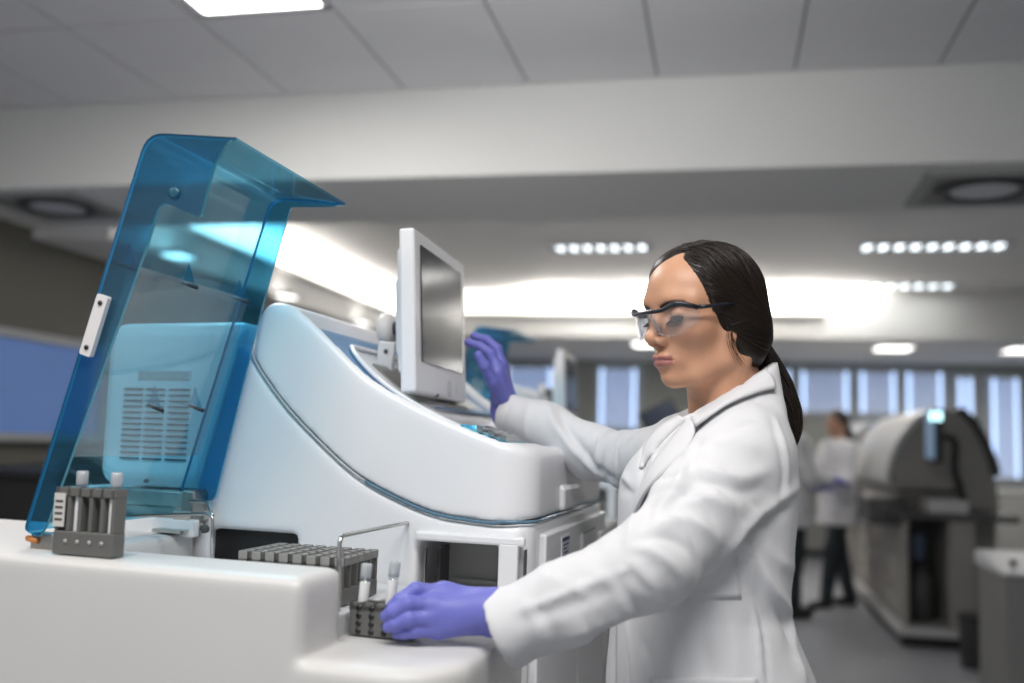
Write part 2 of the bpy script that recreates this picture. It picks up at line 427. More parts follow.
sdf_m('lower_body', f_low, (-.02, -.02, .03), (1.0, VW+.02, 1.50), .008, WHITE, AN)
# seam trim: follows the side, turns the corner and runs along the front
sp = [mp(u, -.0005, z+.001) for u, z in SEAM if .06 < u <= .552]
cr = [mp(.05*(1-math.sin(t))+.0, .05*(1-math.cos(t)), 1.1725) for t in np.linspace(.05, PI/2, 8)]
sp2 = sp+cr+[mp(-.0005, v, 1.1735) for v in (.1, .3, .5, .7)]
m = MB(); m.tube(sp2[len(sp)//2:], .0030, 8); m.build('seam_trim', SEAMM, AN)
m = MB(); m.tube(sp2[:len(sp)//2+1], .0026, 8); tag(m.build('seam_trim', SEAMG, AN), 'dull grey end of the curved trim')
# recess: glazed floor, white island with rim, blue inner cover
def strip_top(dz, us, v0, v1, th=.004, edge=None):
    Zt = np.interp(us, rec_poly_u, rec_poly_z)+dz; V = []; F = []
    n = len(us)
    for i in range(n):
        a, bb = (v0[i], v1[i]) if hasattr(v0, '__len__') else (v0, v1)
        V += [mp(us[i], a, Zt[i]), mp(us[i], bb, Zt[i]), mp(us[i], bb, Zt[i]-th), mp(us[i], a, Zt[i]-th)]
    for i in range(n-1):
        for k in range(4):
            l = (k+1) % 4; F.append([4*i+k, 4*i+l, 4*i+4+l, 4*i+4+k])
    F += [[0, 3, 2, 1], [4*n-4, 4*n-3, 4*n-2, 4*n-1]]
    return V, F
_rp = np.array(sorted(rec_poly)); rec_poly_u = _rp[:, 0]; rec_poly_z = _rp[:, 1]
us = np.linspace(.268, .466, 16)
m = MB(); m.add(*strip_top(-.006, us, .019, VW-.045)); us = np.linspace(.055, .268, 16); m.add(*strip_top(-.006, us, .019, .198)); m.build('glazed_panel', BLUEGL, AN)
us = np.linspace(.085, .405, 24); tt = (us-.085)/.32; vb = np.where(us < .268, .195, VW-.12)
va = .082+.05*np.abs(2*tt-1)**5+.012*tt; 
m = MB(); m.add(*strip_top(-.003, us, list(va), list(vb), .012)); isl = m.build('island_panel', OFFW, AN)
rim = [mp(u, a, np.interp(u, rec_poly_u, rec_poly_z)+.002) for u, a in zip(us, va)]
m = MB(); m.tube([mp(.085, .19, np.interp(.085, rec_poly_u, rec_poly_z)+.002)]+rim+[mp(.405, .4, np.interp(.405, rec_poly_u, rec_poly_z)+.002)], .005, 8); m.build('rim', WHITE, isl)
us = np.linspace(.27, .37, 10); m = MB(); m.add(*strip_top(.001, us, .17, .5, .008)); m.build('mechanism_plate', DSTEEL, AN)
us = np.linspace(.06, .15, 8); m = MB(); m.add(*strip_top(.010, us, .07, .195, .016)); m.build('inner_cover', sheet('inner_blue_acrylic', (.35, .80, .92), gloss=.12), AN)
for k in range(3):
    us = np.linspace(.07+.022*k, .082+.022*k, 3); m = MB(); m.add(*strip_top(.018, us, .09, .19, .010)); m.build('cover_rib', STEEL, AN)
# dark compartment in the side, and what stands in it
m = MB(); ubox(m, .046, .207, .015, .36, .90, .925); ubox(m, .046, .207, .33, .36, .9, 1.14); ubox(m, .2005, .207, .01, .36, .9, 1.14); ubox(m, .046, .0525, .01, .36, .9, 1.14); ubox(m, .046, .207, .01, .36, 1.1345, 1.145)
cmp_ = m.build('compartment_liner', BLACK, AN)
m = MB(); ubox(m, .070, .185, .12, .14, .93, 1.125, .002); ubox(m, .072, .168, .105, .125, 1.055, 1.062, .001)
for k in range(3):
    for j in range(2): ubox(m, .088+.027*k, .094+.027*k, .118, .1215, 1.075+.022*j, 1.080+.022*j)
m.build('bracket_plate', mat('bracket_grey', (.42, .42, .40), .5, noise=.05), cmp_)
m = MB(); ubox(m, .172, .178, .05, .1, .93, 1.12, .001); m.build('divider', DGREY, cmp_)
m = MB(); ubox(m, .190, .193, .02, .03, .93, 1.12, .001); m.build('guide_rod', STEEL, cmp_)
m = MB(); ubox(m, .425, .618, .02, .27, 1.03, 1.036); ubox(m, .425, .618, .25, .27, 1.03, 1.135); ubox(m, .6125, .62, .012, .27, 1.03, 1.135); ubox(m, .424, .4305, .012, .27, 1.03, 1.135); ubox(m, .424, .618, .012, .27, 1.1305, 1.138)
ubox(m, .4322, .611, .018, .026, 1.0405, 1.1297); m.build('slot_liner', BLACK, AN)
# white frame round the compartment and the pillar at the corner
m = MB(); ubox(m, .008, .2, -.012, .004, 1.135, 1.150, .004); ubox(m, .018, .052, -.012, .004, .93, 1.14, .004); m.build('compartment_frame', WHITE, AN)
m = MB(); ubox(m, .0075, .0095, -.006, .01, .95, 1.13); m.build('panel_gap', DGREY, AN)
# front face: drawer panel, notice, latch, handle
m = MB(); ubox(m, -.012, .006, .07, .735, 1.02, 1.15, .004); dr = m.build('front_panel', WHITE, AN)
m = MB(); ubox(m, -.0135, -.0115, .13, .20, 1.085, 1.0865); ubox(m, -.0135, -.0115, .07, .20, 1.084, 1.0855); m.build('panel_line', SEAMG, dr)
m = MB(); ubox(m, -.0135, -.0115, .20, .275, 1.05, 1.135); lab = m.build('notice_sticker', mat('sticker_paper', (.66, .67, .74), .5, noise=.02), dr)
m = MB(); INK = mat('blue_ink', (.03, .035, .13), .5, noise=.05)
ubox(m, -.0142, -.0134, .205, .27, 1.126, 1.132)
for k, (a, c) in enumerate([(.215, .262), (.215, .25), (.215, .258), (.215, .245)]): ubox(m, -.0142, -.0134, a, c, 1.118-.007*k, 1.1205-.007*k)
for k in range(5):
    ubox(m, -.0142, -.0134, .212, .235, 1.083-.007*k, 1.0865-.007*k); ubox(m, -.0142, -.0134, .242, .264, 1.082-.007*k-.002*(k % 2), 1.087-.007*k)
m.build('printed_lines', INK, lab)
m = MB(); ubox(m, -.018, -.011, .40, .54, 1.06, 1.125, .003); hatch = m.build('hatch_door', WHITE, dr)
m = MB(); ubox(m, -.0195, -.017, .40, .54, 1.1255, 1.1275); m.build('hatch_gap', DGREY, hatch)
m = MB(); ubox(m, -.019, -.011, .63, .69, 1.07, 1.11, .003); m.build('latch', OFFW, dr)
m = MB(); ubox(m, -.010, .03, .235, .40, 1.178, 1.225, .008); m.build('lift_handle', WHITE, AN)
# cabinet doors under the front
m = MB(); ubox(m, -.012, .004, .02, .40, .10, 1.0, .004); m.build('cabinet_door', WHITE, AN)
m = MB(); ubox(m, -.012, .004, .405, .75, .10, 1.0, .004); m.build('cabinet_door', WHITE, AN)
m = MB(); ubox(m, .03, .95, .04, VW-.05, 0, .07); m.build('plinth', BLACK, AN)
# fan housing behind the hood
ub0, ub1 = .562, .893
def f_box(U, V, Z):
    d = s_box(U, V, Z, (ub0, .012, 1.196), (ub1, .5, 1.512), .035)
    g = np.maximum(np.abs(U-.648)-.003, .03-V) ; g = np.maximum(np.abs(U-.648)-.0035, V-.018)
    return smax(d, -g, .004)
fan = sdf_m('fan_housing', f_box, (ub0-.02, -.005, 1.17), (ub1+.02, .52, 1.54), .006, WHITE, AN)
m = MB()
c3 = [(.842, .778), (.771, .712), (.705, .652)]
p00 = uz(121, 388); 
rowz = np.linspace(uz(160, 389)[2], uz(150, 459)[2], 13)
cols = [(uz(119, 420)[0], uz(138, 420)[0]), (uz(141, 420)[0], uz(160, 420)[0]), (uz(164, 420)[0], uz(185, 420)[0])]
for (ua, uc) in cols:
    for z in rowz: ubox(m, uc, ua, .008, .02, z-.0019, z+.0019, .0015)
m.build('vent_slots', DGREY, fan)
a = uz(135, 369); c = uz(187, 380); m = MB(); ubox(m, c[0], a[0], .009, .02, c[2], a[2], .002); np_ = m.build('name_plate', OFFW, fan)
m = MB(); ubox(m, c[0]+.004, a[0]-.004, .0075, .02, c[2]+.003, a[2]-.003, .001); m.build('plate_inset', mat('plate_grey', (.35, .38, .4), .4), np_)
a = uz(143, 481); m = MB(); m.lathe([(.004, 0), (.004, .006), (.002, .008)], mp(a[0], .013, a[2]), -WD, 10); m.build('screw', DGREY, fan)
# loading deck
def f_deck(U, V, Z):
    plat = smax(plan_r(U, V, -.013, 1.3, -.455, -.004, .10), Z-1.03, .02)
    wall = smax(plan_r(U, V, .188, 1.4, -.455, -.325, .016), Z-1.127, .014)
    blk = smax(plan_r(U, V, .625, 1.4, -.44, -.02, .02), Z-1.125, .014)
    return np.minimum(np.minimum(plat, wall), blk)
sdf_m('loading_deck', lambda U, V, Z: np.maximum(f_deck(U, V, Z), np.maximum(.55-Z, U-1.15)), (-.03, -.475, .54), (1.17, .01, 1.15), .007, WHITE2, AN, 3)
m = MB(); ubox(m, .03, 1.13, -.42, -.03, 0, .56, .006); m.build('deck_base', OFFW, AN)
m = MB(); ubox(m, .20, .62, -.322, -.012, 1.028, 1.060, .003); tray = m.build('rack_tray', OFFW, AN)
m = MB()
bail = arc_round([mp(*[*uvz(at(340, 560, 1.415))[:2], 1.060]), at(340, 536, 1.415), at(416, 521, 1.735), mp(*[*uvz(at(416, 521, 1.735))[:2], 1.03])], .014)
m.tube(bail, .0032, 8); m.build('wire_handle', STEEL, tray)
# rails and wire beside the hood foot
m = MB(); ubox(m, .62, .86, -.03, .005, 1.165, 1.195, .003); ubox(m, .62, .86, -.05, -.01, 1.128, 1.142, .003); ubox(m, .615, .86, -.02, .01, 1.145, 1.165, .002)
rail = m.build('guide_rail', STEEL, AN)
m = MB(); ubox(m, .618, .645, -.052, -.004, 1.14, 1.20, .004); m.build('rail_end', DSTEEL, rail)
m = MB(); ubox(m, .60, .88, -.075, -.055, 1.12, 1.15, .003); wp = m.build('rail_cover', WHITE, AN)
a = uvz(at(163, 545, 1.62)); m = MB(); m.lathe([(.007, 0), (.007, .008), (.004, .010)], mp(a[0], -.075, 1.137), -WD, 12); m.build('knob', DGREY, wp)
m = MB(); ubox(m, .61, .67, -.10, -.07, 1.128, 1.134, .001); ubox(m, .61, .645, -.074, -.07, 1.128, 1.165, .001); m.build('sensor_bracket', STEEL, AN)
w1 = at(207, 501, 1.70); w2 = at(212, 514, 1.62)
m = MB(); m.tube(arc_round([at(123, 516, 1.72), at(205, 514, 1.62), at(213, 516, 1.61), at(212, 557, 1.61)], .014), .003, 8); m.tube(arc_round([at(190, 501, 1.72), at(207, 502, 1.70), at(213, 515, 1.61)], .012), .003, 8); m.build('wire_guard', STEEL, AN)

# the raised hood: main panel, top visor, near and far skirts, inner shield with clips
VH = -.396; VD = .380
A_ = uz(148, 133, VH); B_ = uz(25, 530, VH); T_ = uz(237, 138, VH)
def hp(px, py, v=VH): q = uz(px, py, v); return np.array([q[0], q[2]])
hood = None
e1 = (A_-B_)[[0, 2]]; LH = np.linalg.norm(e1); e1 /= LH; e2 = np.array([e1[1], -e1[0]]); e2 = -e2 if np.dot(e2, (T_-A_)[[0, 2]]) < 0 else e2
def hq(a, bq): p = B_[[0, 2]]+a*e1+bq*e2; return p      # a along the panel (0..LH), bq away from it
def hprism(poly, v0, v1, r=0.):
    m = MB(); m.prism([mp(p[0], v0, p[1]) for p in poly], (v1-v0)*WD, r); return m
def edge_mat(o, caps):
    "cut edges of the sheet: the caps of the sweep, or its flanks"
    o.data.materials.append(HOODE)
    for f in o.data.polygons:
        if (len(f.vertices) > 4) == caps: f.material_index = 1
    return o
def round2(P, r, n=6):
    Q = [np.array([p[0], 0, p[1]]) for p in P]; k = len(Q); out = []
    for i in range(k):
        a = Q[i-1]-Q[i]; bb = Q[(i+1) % k]-Q[i]; ri = r[i] if hasattr(r, '__len__') else r
        if ri <= 0: out.append(Q[i]); continue
        d = min(ri, np.linalg.norm(a)*.48, np.linalg.norm(bb)*.48); p0 = Q[i]+a/np.linalg.norm(a)*d; p2 = Q[i]+bb/np.linalg.norm(bb)*d
        for t in np.linspace(0, 1, n): out.append((1-t)**2*p0+2*t*(1-t)*Q[i]+t*t*p2)
    return [(q[0], q[2]) for q in out]
TH = .0045
tq = np.array([np.dot(T_[[0, 2]]-B_[[0, 2]], e1), np.dot(T_[[0, 2]]-B_[[0, 2]], e2)])
# profile of panel + rounded fold + visor as one bent sheet
prof_o = [hq(0, 0), hq(LH, 0), hq(*tq)]
po = arc_round([np.array([p[0], 0, p[1]]) for p in prof_o], .035, 8)
po2 = [(q[0], q[2]) for q in po]
inn = []
for i in range(len(po2)):
    a = np.array(po2[max(i-1, 0)]); bb = np.array(po2[min(i+1, len(po2)-1)]); t = (bb-a)/np.linalg.norm(bb-a); nn = np.array([t[1], -t[0]])
    if np.dot(nn, e2-e1) < 0: nn = -nn
    inn.append(tuple(np.array(po2[i])+nn*TH))
m = hprism(po2+inn[::-1], VH, VH+VD); hood = edge_mat(m.build('hood', HOODM, AN), True)
wsk = .060
def sk(*pts): return [hq(a, bq) for a, bq in pts]
# near skirt: deep at the top, narrow below
k1 = np.dot(hp(200, 218)-B_[[0, 2]], e1); k2 = np.dot(hp(200, 218)-B_[[0, 2]], e2)
def ql(px, py): q = hp(px, py)-B_[[0, 2]]; return (np.dot(q, e1), np.dot(q, e2))
near = round2(sk((0, 0), (LH, 0), tuple(tq), ql(228, 143), ql(217, 160), ql(211, 180), (k1, k2+.002), (k1+.008, wsk), (k1-.06, wsk), (.02, wsk*.62), (0, .03)), [0.01, .03, 0, .012, .02, .02, .008, .02, .01, .01, .006])
edge_mat(hprism(near, VH-.003, VH+TH-.002).build('hood_side', HOODS, hood), False)
def ho(px, py): q = hp(px, py, VH+VD)-B_[[0, 2]]; return (np.dot(q, e1), np.dot(q, e2))
far = round2(sk((0.02, 0), (LH, 0), tuple(tq), (tq[0]-.012, tq[1]-.02), ho(291, 207), ho(263, 305), ho(215, 500)), [.01, .03, 0, 0, .006, 0, .01])
edge_mat(hprism(far, VH+VD-.002, VH+VD+.0025).build('hood_side', HOODS, hood), False)
# inner shield
s0 = np.dot(hp(130, 264)-B_[[0, 2]], e1)
m = MB(); 
m.prism([mp(*(lambda q: (q[0], v, q[1]))(hq(a, bq))) for a, bq, v in ((s0, .022, VH+.02), (s0, .022, VH+VD-.012), (.12, .022, VH+VD-.012), (.12, .022, VH+.02))], mp(*(lambda q: (q[0], 0, q[1]))(e2*.003))-C0)
sh = m.build('inner_shield', SMOKE, hood)
for (a, v) in ((s0-.006, VH+.03), (s0-.006, VH+.19), (s0-.006, VH+VD-.025), (.20, VH+.20), (.205, VH+VD-.06)):
    q = hq(a, .002); m = MB(); ax = mp(e2[0], 0, e2[1])-C0; base = mp(q[0], v, q[1])
    m.tube([base, base+ax*.032], .0032, 8); m.build('clip_pin', mat('clip_dark', (.02, .03, .04), .3) if 'clip_dark' not in bpy.data.materials else bpy.data.materials['clip_dark'], sh)
    q2 = hq(a+.004, .002); q3 = hq(a+.034, .002); q4 = hq(a+.004, .026)
    m = MB(); m.prism([mp(q2[0], v, q2[1]), mp(q3[0], v, q3[1]), mp(q4[0], v, q4[1])], .003*WD); m.build('clip_fin', HOODM, sh)
# white handle strip on the near skirt
h0 = hp(99, 293); h1 = hp(84, 354)
a0 = np.dot(h0-B_[[0, 2]], e1); a1 = np.dot(h1-B_[[0, 2]], e1)
m = hprism(round2(sk((a0, .008), (a0, .029), (a1, .029), (a1, .008)), .004), VH-.012, VH-.0035); st = m.build('label_strip', mat('strip_white', (.72, .70, .70), .4), hood)
for a in (a0-.012, a1+.012):
    q = hq(a, .019); m = MB(); m.lathe([(.0035, 0), (.0035, .002)], mp(q[0], VH-.012, q[1]), -WD, 10); m.build('screw', BLACK, st)
q = hp(176, 194); m = MB(); m.lathe([(.009, 0), (.009, .004), (.006, .005)], mp(q[0], VH-.003, q[1]), -WD, 16); m.build('hood_knob', mat('knob_blue', (.01, .08, .13), .3), hood)
q = hq(.0, .02); m = MB(); ubox(m, q[0]-.03, q[0]+.012, VH+.004, VH+.03, 1.122, q[1]+.002, .003); hg = m.build('hinge_block', DSTEEL, hood)
m = MB(); m.tube([mp(q[0]+.018, VH+.006, 1.141), mp(q[0]-.004, VH+.002, 1.139)], .0045, 10); m.build('hinge_pin', mat('orange_plastic', (.55, .2, .05), .4), hg)

# ------------------------------------------------------------------ touch-screen on a ball mount
def monitor(label):
    Y1, Y2 = 1.80, 2.17
    tl = at(414, 226, Y1); tr = at(463.5, 265, Y2); br = at(467, 402, Y2); bl = at(416, 393, Y1)
    ex = (tr-tl+br-bl)/2; W = np.linalg.norm(ex); ex /= W; ey = (tl-bl+tr-br)/2; ey -= ex*np.dot(ey, ex); H = np.linalg.norm(ey); ey /= H
    ez = np.cross(ex, ey); c = (tl+tr+bl+br)/4
    if ez[0] < 0: ez = -ez
    A3 = np.array([ex, ey, ez])
    root = empty('touchscreen_monitor', Vector(c-ey*H/2), label, 'monitor', 'analyser monitors')
    m = MB(); m.box(c-ez*.015, (W, H, .030), A3, .006, 3); hs = m.build('housing', WHITE, root)
    m = MB(); m.box(c-ez*.036+ey*.005-ex*.0, (W*.8, H*.78, .022), A3, .008, 3); m.box(c-ez*.055+ey*.0, (W*.55, H*.5, .024), A3, .01, 3); m.build('rear_cover', WHITE, root)
    sw = W*.80; shh = H*.72; sc = c+ey*H*.055
    m = MB(); t = .007
    m.box(sc+ez*.0005, (sw, shh, .004), A3, .0006, 1); m.build('screen', mat('screen_glass', (.04, .04, .046), .14, spec=.12), root)
    m = MB(); m.lathe([(.017, 0), (.017, .0012), (.014, .0012)], c-ey*H*.43+ex*W*.12, ez, 24); m.build('logo_disc', OFFW, root)
    m = MB(); m.box(c-ey*H*.43+ex*W*.26, (.006, .014, .004), A3, .001); m.build('power_button', OFFW, root)
    bc = at(387, 329, 2.04); m = MB(); m.lathe([(.0, -.016), (.025, -.015), (.032, -.009), (.034, 0), (.032, .009), (.025, .015), (0, .016)], bc, ez, 20); ml = m.build('mount_ball', WHITE2, root)
    m = MB(); p0 = at(388, 342, 2.0); p1 = at(384.5, 372, 2.0); dd = p1-p0; L = np.linalg.norm(dd); dd /= L; sd = np.cross(dd, [0, 1, 0]); sd /= np.linalg.norm(sd)
    m.box((p0+p1)/2, (.034, .03, L), [sd, np.cross(sd, dd), dd], .004); mb2 = m.build('mount_bracket', OFFW, root)
    m = MB(); m.lathe([(.004, 0), (.004, .004)], p0+dd*.02-np.array([0, .016, 0]), (0, -1, 0), 10); m.build('screw', DGREY, mb2)
    m = MB(); m.tube([bc, bc+ez*.07], .014, 12); m.build('mount_arm', DGREY, root)
    fq = uvz(at(418, 392, 1.93)); fu = max(fq[0], .285); fz = np.interp(fu, rec_poly_u, rec_poly_z)+.016; base = mp(fu, .24, fz); ax = np.array(ZD-.52*SD); ax /= np.linalg.norm(ax)
    m = MB(); m.lathe([(.036, 0), (.036, .006), (.02, .012), (.016, .03)], base, ax, 24); m.tube([base+ax*.02, bc+ez*.03-ZD*.02, bc+ez*.03], .012, 10); m.build('mount_foot', DGREY, root)
    return root
MON = monitor('white framed touchscreen monitor beside the raised gloved hand')

# ------------------------------------------------------------------ racks and tubes
TUBE = sheet('tube_clear', (.90, .92, .93), gloss=.04); CAPM = sheet('cap_clear_white', (.80, .83, .86), gloss=.45); LABELP = mat('label_paper', (.75, .75, .75), .6, noise=.03)
def rack(name, loc, ld, label, group, solid=.35, card=False, dots=False, h=.068, L=.118, t=.021, top=None):
    "five-place rack: base block, top rail, posts between the places"
    ld = np.array(ld, float); wd = np.array([-ld[1], ld[0], 0]); A3 = np.array([ld, wd, ZD]); loc = np.array(loc, float)
    root = empty(name, Vector(loc), label, 'tube rack', group)
    m = MB(); p = L/5.2
    m.box(loc+ZD*h*solid/2, (L, t, h*solid), A3, .002); m.build('base_block', GREYP, root)
    m = MB()
    for k in range(6):
        x = -L/2+.004+k*(L-.008)/5; m.box(loc+ld*x+ZD*h*(.5+solid/2), (.0065, t*.9, h*(1-solid)), A3, .001)
    if not dots: m.box(loc+wd*t*.42+ZD*h*.6, (L*.98, .002, h*.8), A3)
    m.build('posts', GREYP, root)
    m = MB()
    for sgn in (-1, 1): m.box(loc+wd*sgn*(t/2-.002)+ZD*(h-.006), (L, .004, .012), A3, .001)
    for k in range(6):
        x = -L/2+.004+k*(L-.008)/5; m.box(loc+ld*x+ZD*(h-.006), (.007, t, .012), A3, .001)
    m.build('top_rail', top or GREYP, root)
    if card:
        m = MB(); m.box(loc+ld*(-L*.41)-wd*0+ZD*h*.66+card*(t/2+.001)*wd, (.019, .0015, h*.5), A3); cd = m.build('label_card', mat('card_beige', (.62, .60, .56), .6), root)
        m = MB()
        for k in range(4): m.box(loc+ld*(-L*.41)+ZD*h*(.52+.09*k)+card*(t/2+.002)*wd, (.013, .001, .0028), A3)
        m.build('printed_bars', DGREY, cd)
        m = MB()
        for k in range(4): m.lathe([(.003, 0), (.003, .0012)], loc+ld*(L*(-.28+.2*k))+ZD*h*.2+card*(t/2)*wd, card*wd, 10)
        m.build('position_marks', mat('mark_grey', (.42, .42, .41), .5), root)
    if dots:
        m = MB()
        for k in range(5):
            for j in range(4): m.lathe([(.0042, 0), (.0042, .001)], loc+ld*(-L/2+.0155+k*L/5.0)+ZD*(h*(.14+.23*j))+dots*(t/2)*wd, dots*wd, 10)
        m.build('window_dots', BLACK, root)
    return root
def tube(loc, label, group, H=.085, r=.0068, tilt=(0, 0), cap=True, lab=True):
    loc = np.array(loc, float); ax = np.array([tilt[0], tilt[1], 1.]); ax /= np.linalg.norm(ax)
    root = empty('test_tube', Vector(loc), label, 'test tube', group)
    m = MB(); m.lathe([(.001, 0), (r*.6, .0015), (r*.95, .006), (r, .012), (r, H), (r*.86, H), (r*.86, .012), (r*.5, .004)], loc, ax, 16); m.build('tube_body', TUBE, root)
    if cap: m = MB(); m.lathe([(r*1.12, H-.016), (r*1.15, H-.012), (r*1.15, H+.004), (r*.9, H+.005), (r*.9, H-.002)], loc, ax, 16); m.build('tube_cap', CAPM, root)
    if lab: m = MB(); m.lathe([(r*1.03, H*.22), (r*1.05, H*.23), (r*1.05, H*.72), (r*1.03, H*.73)], loc, ax, 16); m.build('tube_label', LABELP, root)
    return root
RTOP = mat('rack_top_grey', (.30, .30, .29), .35, noise=.05)
# rack at the far left of the deck
_lc = atz(81, 556, 1.1285); RK1 = rack('tube_rack', _lc+NS*.012, -SD, 'grey rack with label card and two clear tubes, at left by the blue hood', 'tube racks', card=-1, t=.024, h=.092, L=.104)
# flip: the card must sit at the left end, which is -ld
for k, lb in ((-.9, 'clear tube with white cap next to the label card of the left rack'), (2, 'clear tube with white cap at the right end of the left rack')):
    tube(np.array(RK1.location)+(-SD)*(k*.0206)+ZD*.006, lb, 'tubes in the left rack', H=.104)
_r1 = uvz((at(345, 560, 1.45)+at(376, 550, 1.57))/2)
for k in range(8):
    rack('tube_rack', mp(_r1[0]+.006+.0232*k, _r1[1], 1.0612), WD, 'empty grey slotted rack, %s in the wire tray' % ('rightmost by the wire handle', 'second from right', 'third from right', 'fourth from right', 'fifth from right', 'sixth from right', 'seventh from right', 'leftmost')[k], 'empty racks in the tray', L=.135, t=.0145, top=RTOP)
_hr = at(345, 630, 1.385); _hr[2] = 1.0322
RK2 = rack('tube_rack', _hr+(-SD)*.046+NS*.027, -SD, 'grey rack with dotted windows held by the gloved hand', 'tube racks', solid=.93, dots=-1, h=.045, t=.026, L=.098)
tube(at(362, 600, 1.408)-ZD*.03, 'blurred clear tube at the left end of the held rack', 'tubes in the held rack', H=.075, tilt=(.06, 0))
tube(at(389, 600, 1.399)-ZD*.03, 'clear capped tube right beside the gloved fingertips', 'tubes in the held rack', H=.078, tilt=(.08, 0))
# ------------------------------------------------------------------ the woman
from mathutils.bvhtree import BVHTree
def vcol(o, name, C):
    a = o.data.color_attributes.new(name, 'FLOAT_COLOR', 'POINT'); C4 = np.ones((len(o.data.vertices), 4), np.float32); C4[:, :3] = C; a.data.foreach_set('color', C4.ravel())
def rotz(t): return np.array([[math.cos(t), -math.sin(t), 0], [math.sin(t), math.cos(t), 0], [0, 0, 1]])
PSI = math.radians(27); PITCH = math.radians(5)
hf = np.array([-math.cos(PSI), -math.sin(PSI), 0]); hl = np.array([math.sin(PSI), -math.cos(PSI), 0]); hu = ZD.copy()
hf, hu = hf*math.cos(PITCH)-hu*math.sin(PITCH), hu*math.cos(PITCH)+hf*math.sin(PITCH)
HO = at(706, 315, 1.57)
def hw(P): P = np.atleast_2d(P); return HO+P[:, :1]*hf+P[:, 1:2]*hl+P[:, 2:3]*hu
def hloc(P): d = np.atleast_2d(P)-HO; return np.stack([d@hf, d@hl, d@hu], 1)
FEET = Vector((.32, 1.57, 0))
PW = empty('person', FEET, 'woman in white lab coat, safety glasses and purple gloves, reaching to the analyser', 'person')

def f_head(X, Y, Z):
    A = np.abs(Y)
    d = s_ell(X, Y, Z, (-.004, 0, .030), (.092, .071, .080))
    d = smin(d, s_ell(X, Y, Z, (.046, 0, .028), (.048, .056, .058)), .03)            # forehead
    d = smin(d, s_ell(X, A, Z, (.030, .0, -.045), (.058, .054, .064)), .03)           # mid face
    d = smin(d, s_chain(X, A, Z, [(.0, .055, -.040), (.006, .050, -.074), (.047, .028, -.096), (.069, .0, -.099)], [.016, .0145, .0125, .0125], .014), .022)
    d = smin(d, s_ell(X, Y, Z, (.070, 0, -.096), (.018, .017, .014)), .014)           # chin
    d = smin(d, s_ell(X, A, Z, (.056, .040, -.026), (.026, .024, .022)), .022)        # cheek bones
    d = smin(d, s_chain(X, A, Z, [(.085, .0, .016), (.083, .026, .020), (.064, .050, .016)], [.010, .0105, .010], .01), .016)  # brow
    d = smax(d, -s_ell(X, A, Z, (.099, .032, -.001), (.020, .019, .0125)), .012)      # eye sockets
    eye = s_ell(X, A, Z, (.0725, .0315, -.003), (.0135, .0150, .0125))
    d = smin(d, eye, .004)
    lid = s_ell(X, A, Z, (.0735, .0315, -.0015), (.0140, .0160, .0115)); lid = smax(lid, -(Z+.0065-.12*(X-.08)), .002)
    d = smin(d, lid, .0015)
    # muzzle, nose
    d = smin(d, s_ell(X, Y, Z, (.072, 0, -.068), (.026, .028, .022)), .014)
    d = smin(d, s_chain(X, Y, Z, [(.087, 0, .012), (.0965, 0, -.010), (.1075, 0, -.032)], [.0075, .0070, .0085], .01), .008)
    d = smin(d, s_ell(X, Y, Z, (.1085, 0, -.0365), (.0098, .0092, .0086)), .006)      # tip
    d = smin(d, s_ell(X, A, Z, (.0955, .0118, -.0415), (.0115, .0072, .0078)), .005)  # wings
    d = smax(d, -s_ell(X, A, Z, (.1000, .0062, -.0490), (.0060, .0034, .0040)), .003)
    # lips
    d = smin(d, s_chain(X, A, Z, [(.0975, .0035, -.0650), (.0930, .012, -.0665), (.0820, .0225, -.0705)], [.0052, .0050, .0030], .004), .005)
    d = smin(d, s_chain(X, A, Z, [(.0945, .0, -.0765), (.0905, .010, -.0755), (.0810, .0220, -.0715)], [.0066, .0058, .0030], .004), .005)
    d = smax(d, -s_chain(X, A, Z, [(.1035, .0, -.0702), (.0985, .011, -.0702), (.0855, .0240, -.0715)], [.0016, .0016, .0012], .002), .003)
    d = smax(d, -s_ell(X, Y, Z, (.1015, 0, -.0585), (.006, .0028, .006)), .004)        # philtrum
    d = smax(d, -s_ell(X, Y, Z, (.1010, 0, -.0870), (.010, .016, .0042)), .009)        # below the lip
    # ear
    ear = s_ell(X, A, Z, (-.010, .072, -.008), (.017, .0075, .030)); ear = smin(ear, s_ell(X, A, Z, (.0, .068, -.034), (.010, .006, .011)), .008)
    ear = smax(ear, -s_ell(X, A, Z, (-.006, .081, -.004), (.010, .006, .019)), .004)
    d = smin(d, ear, .006)
    # neck and top of the chest
    d = smin(d, s_chain(X, Y, Z, [(-.022, 0, -.055), (-.030, 0, -.115), (-.045, 0, -.175), (-.05, 0, -.24)], [.052, .0495, .052, .075], .03), .022)
    d = smin(d, s_cap(X, A, Z, (-.03, .064, -.060), (.02, .016, -.170), .010, .011), .02)   # neck muscle
    return d
V, Q = sdf_mesh(f_head, (-.13, -.12, -.26), (.135, .12, .125), .0021, 2)
Lv = V.copy(); VW_ = hw(V); Qh = Q
# rest of the body, under the clothes: hips, legs
def body_low(X, Y, Z):
    d = None
    for sx in (-1, 1):
        l = s_chain(X, Y, Z, [(.33+.02*sx, 1.58+sx*.085, .90), (.335+.02*sx, 1.58+sx*.09, .50), (.35+.03*sx, 1.58+sx*.09, .12)], [.085, .060, .042], .03)
        d = l if d is None else smin(d, l, .02)
    return smin(d, s_chain(X, Y, Z, [(.33, 1.58, .92), (.32, 1.58, 1.12), (.345, 1.59, 1.25)], [.10, .09, .075], .03), .04)
V2, Q2 = sdf_mesh(body_low, (.14, 1.28, .05), (.52, 1.88, 1.44), .012, 2)
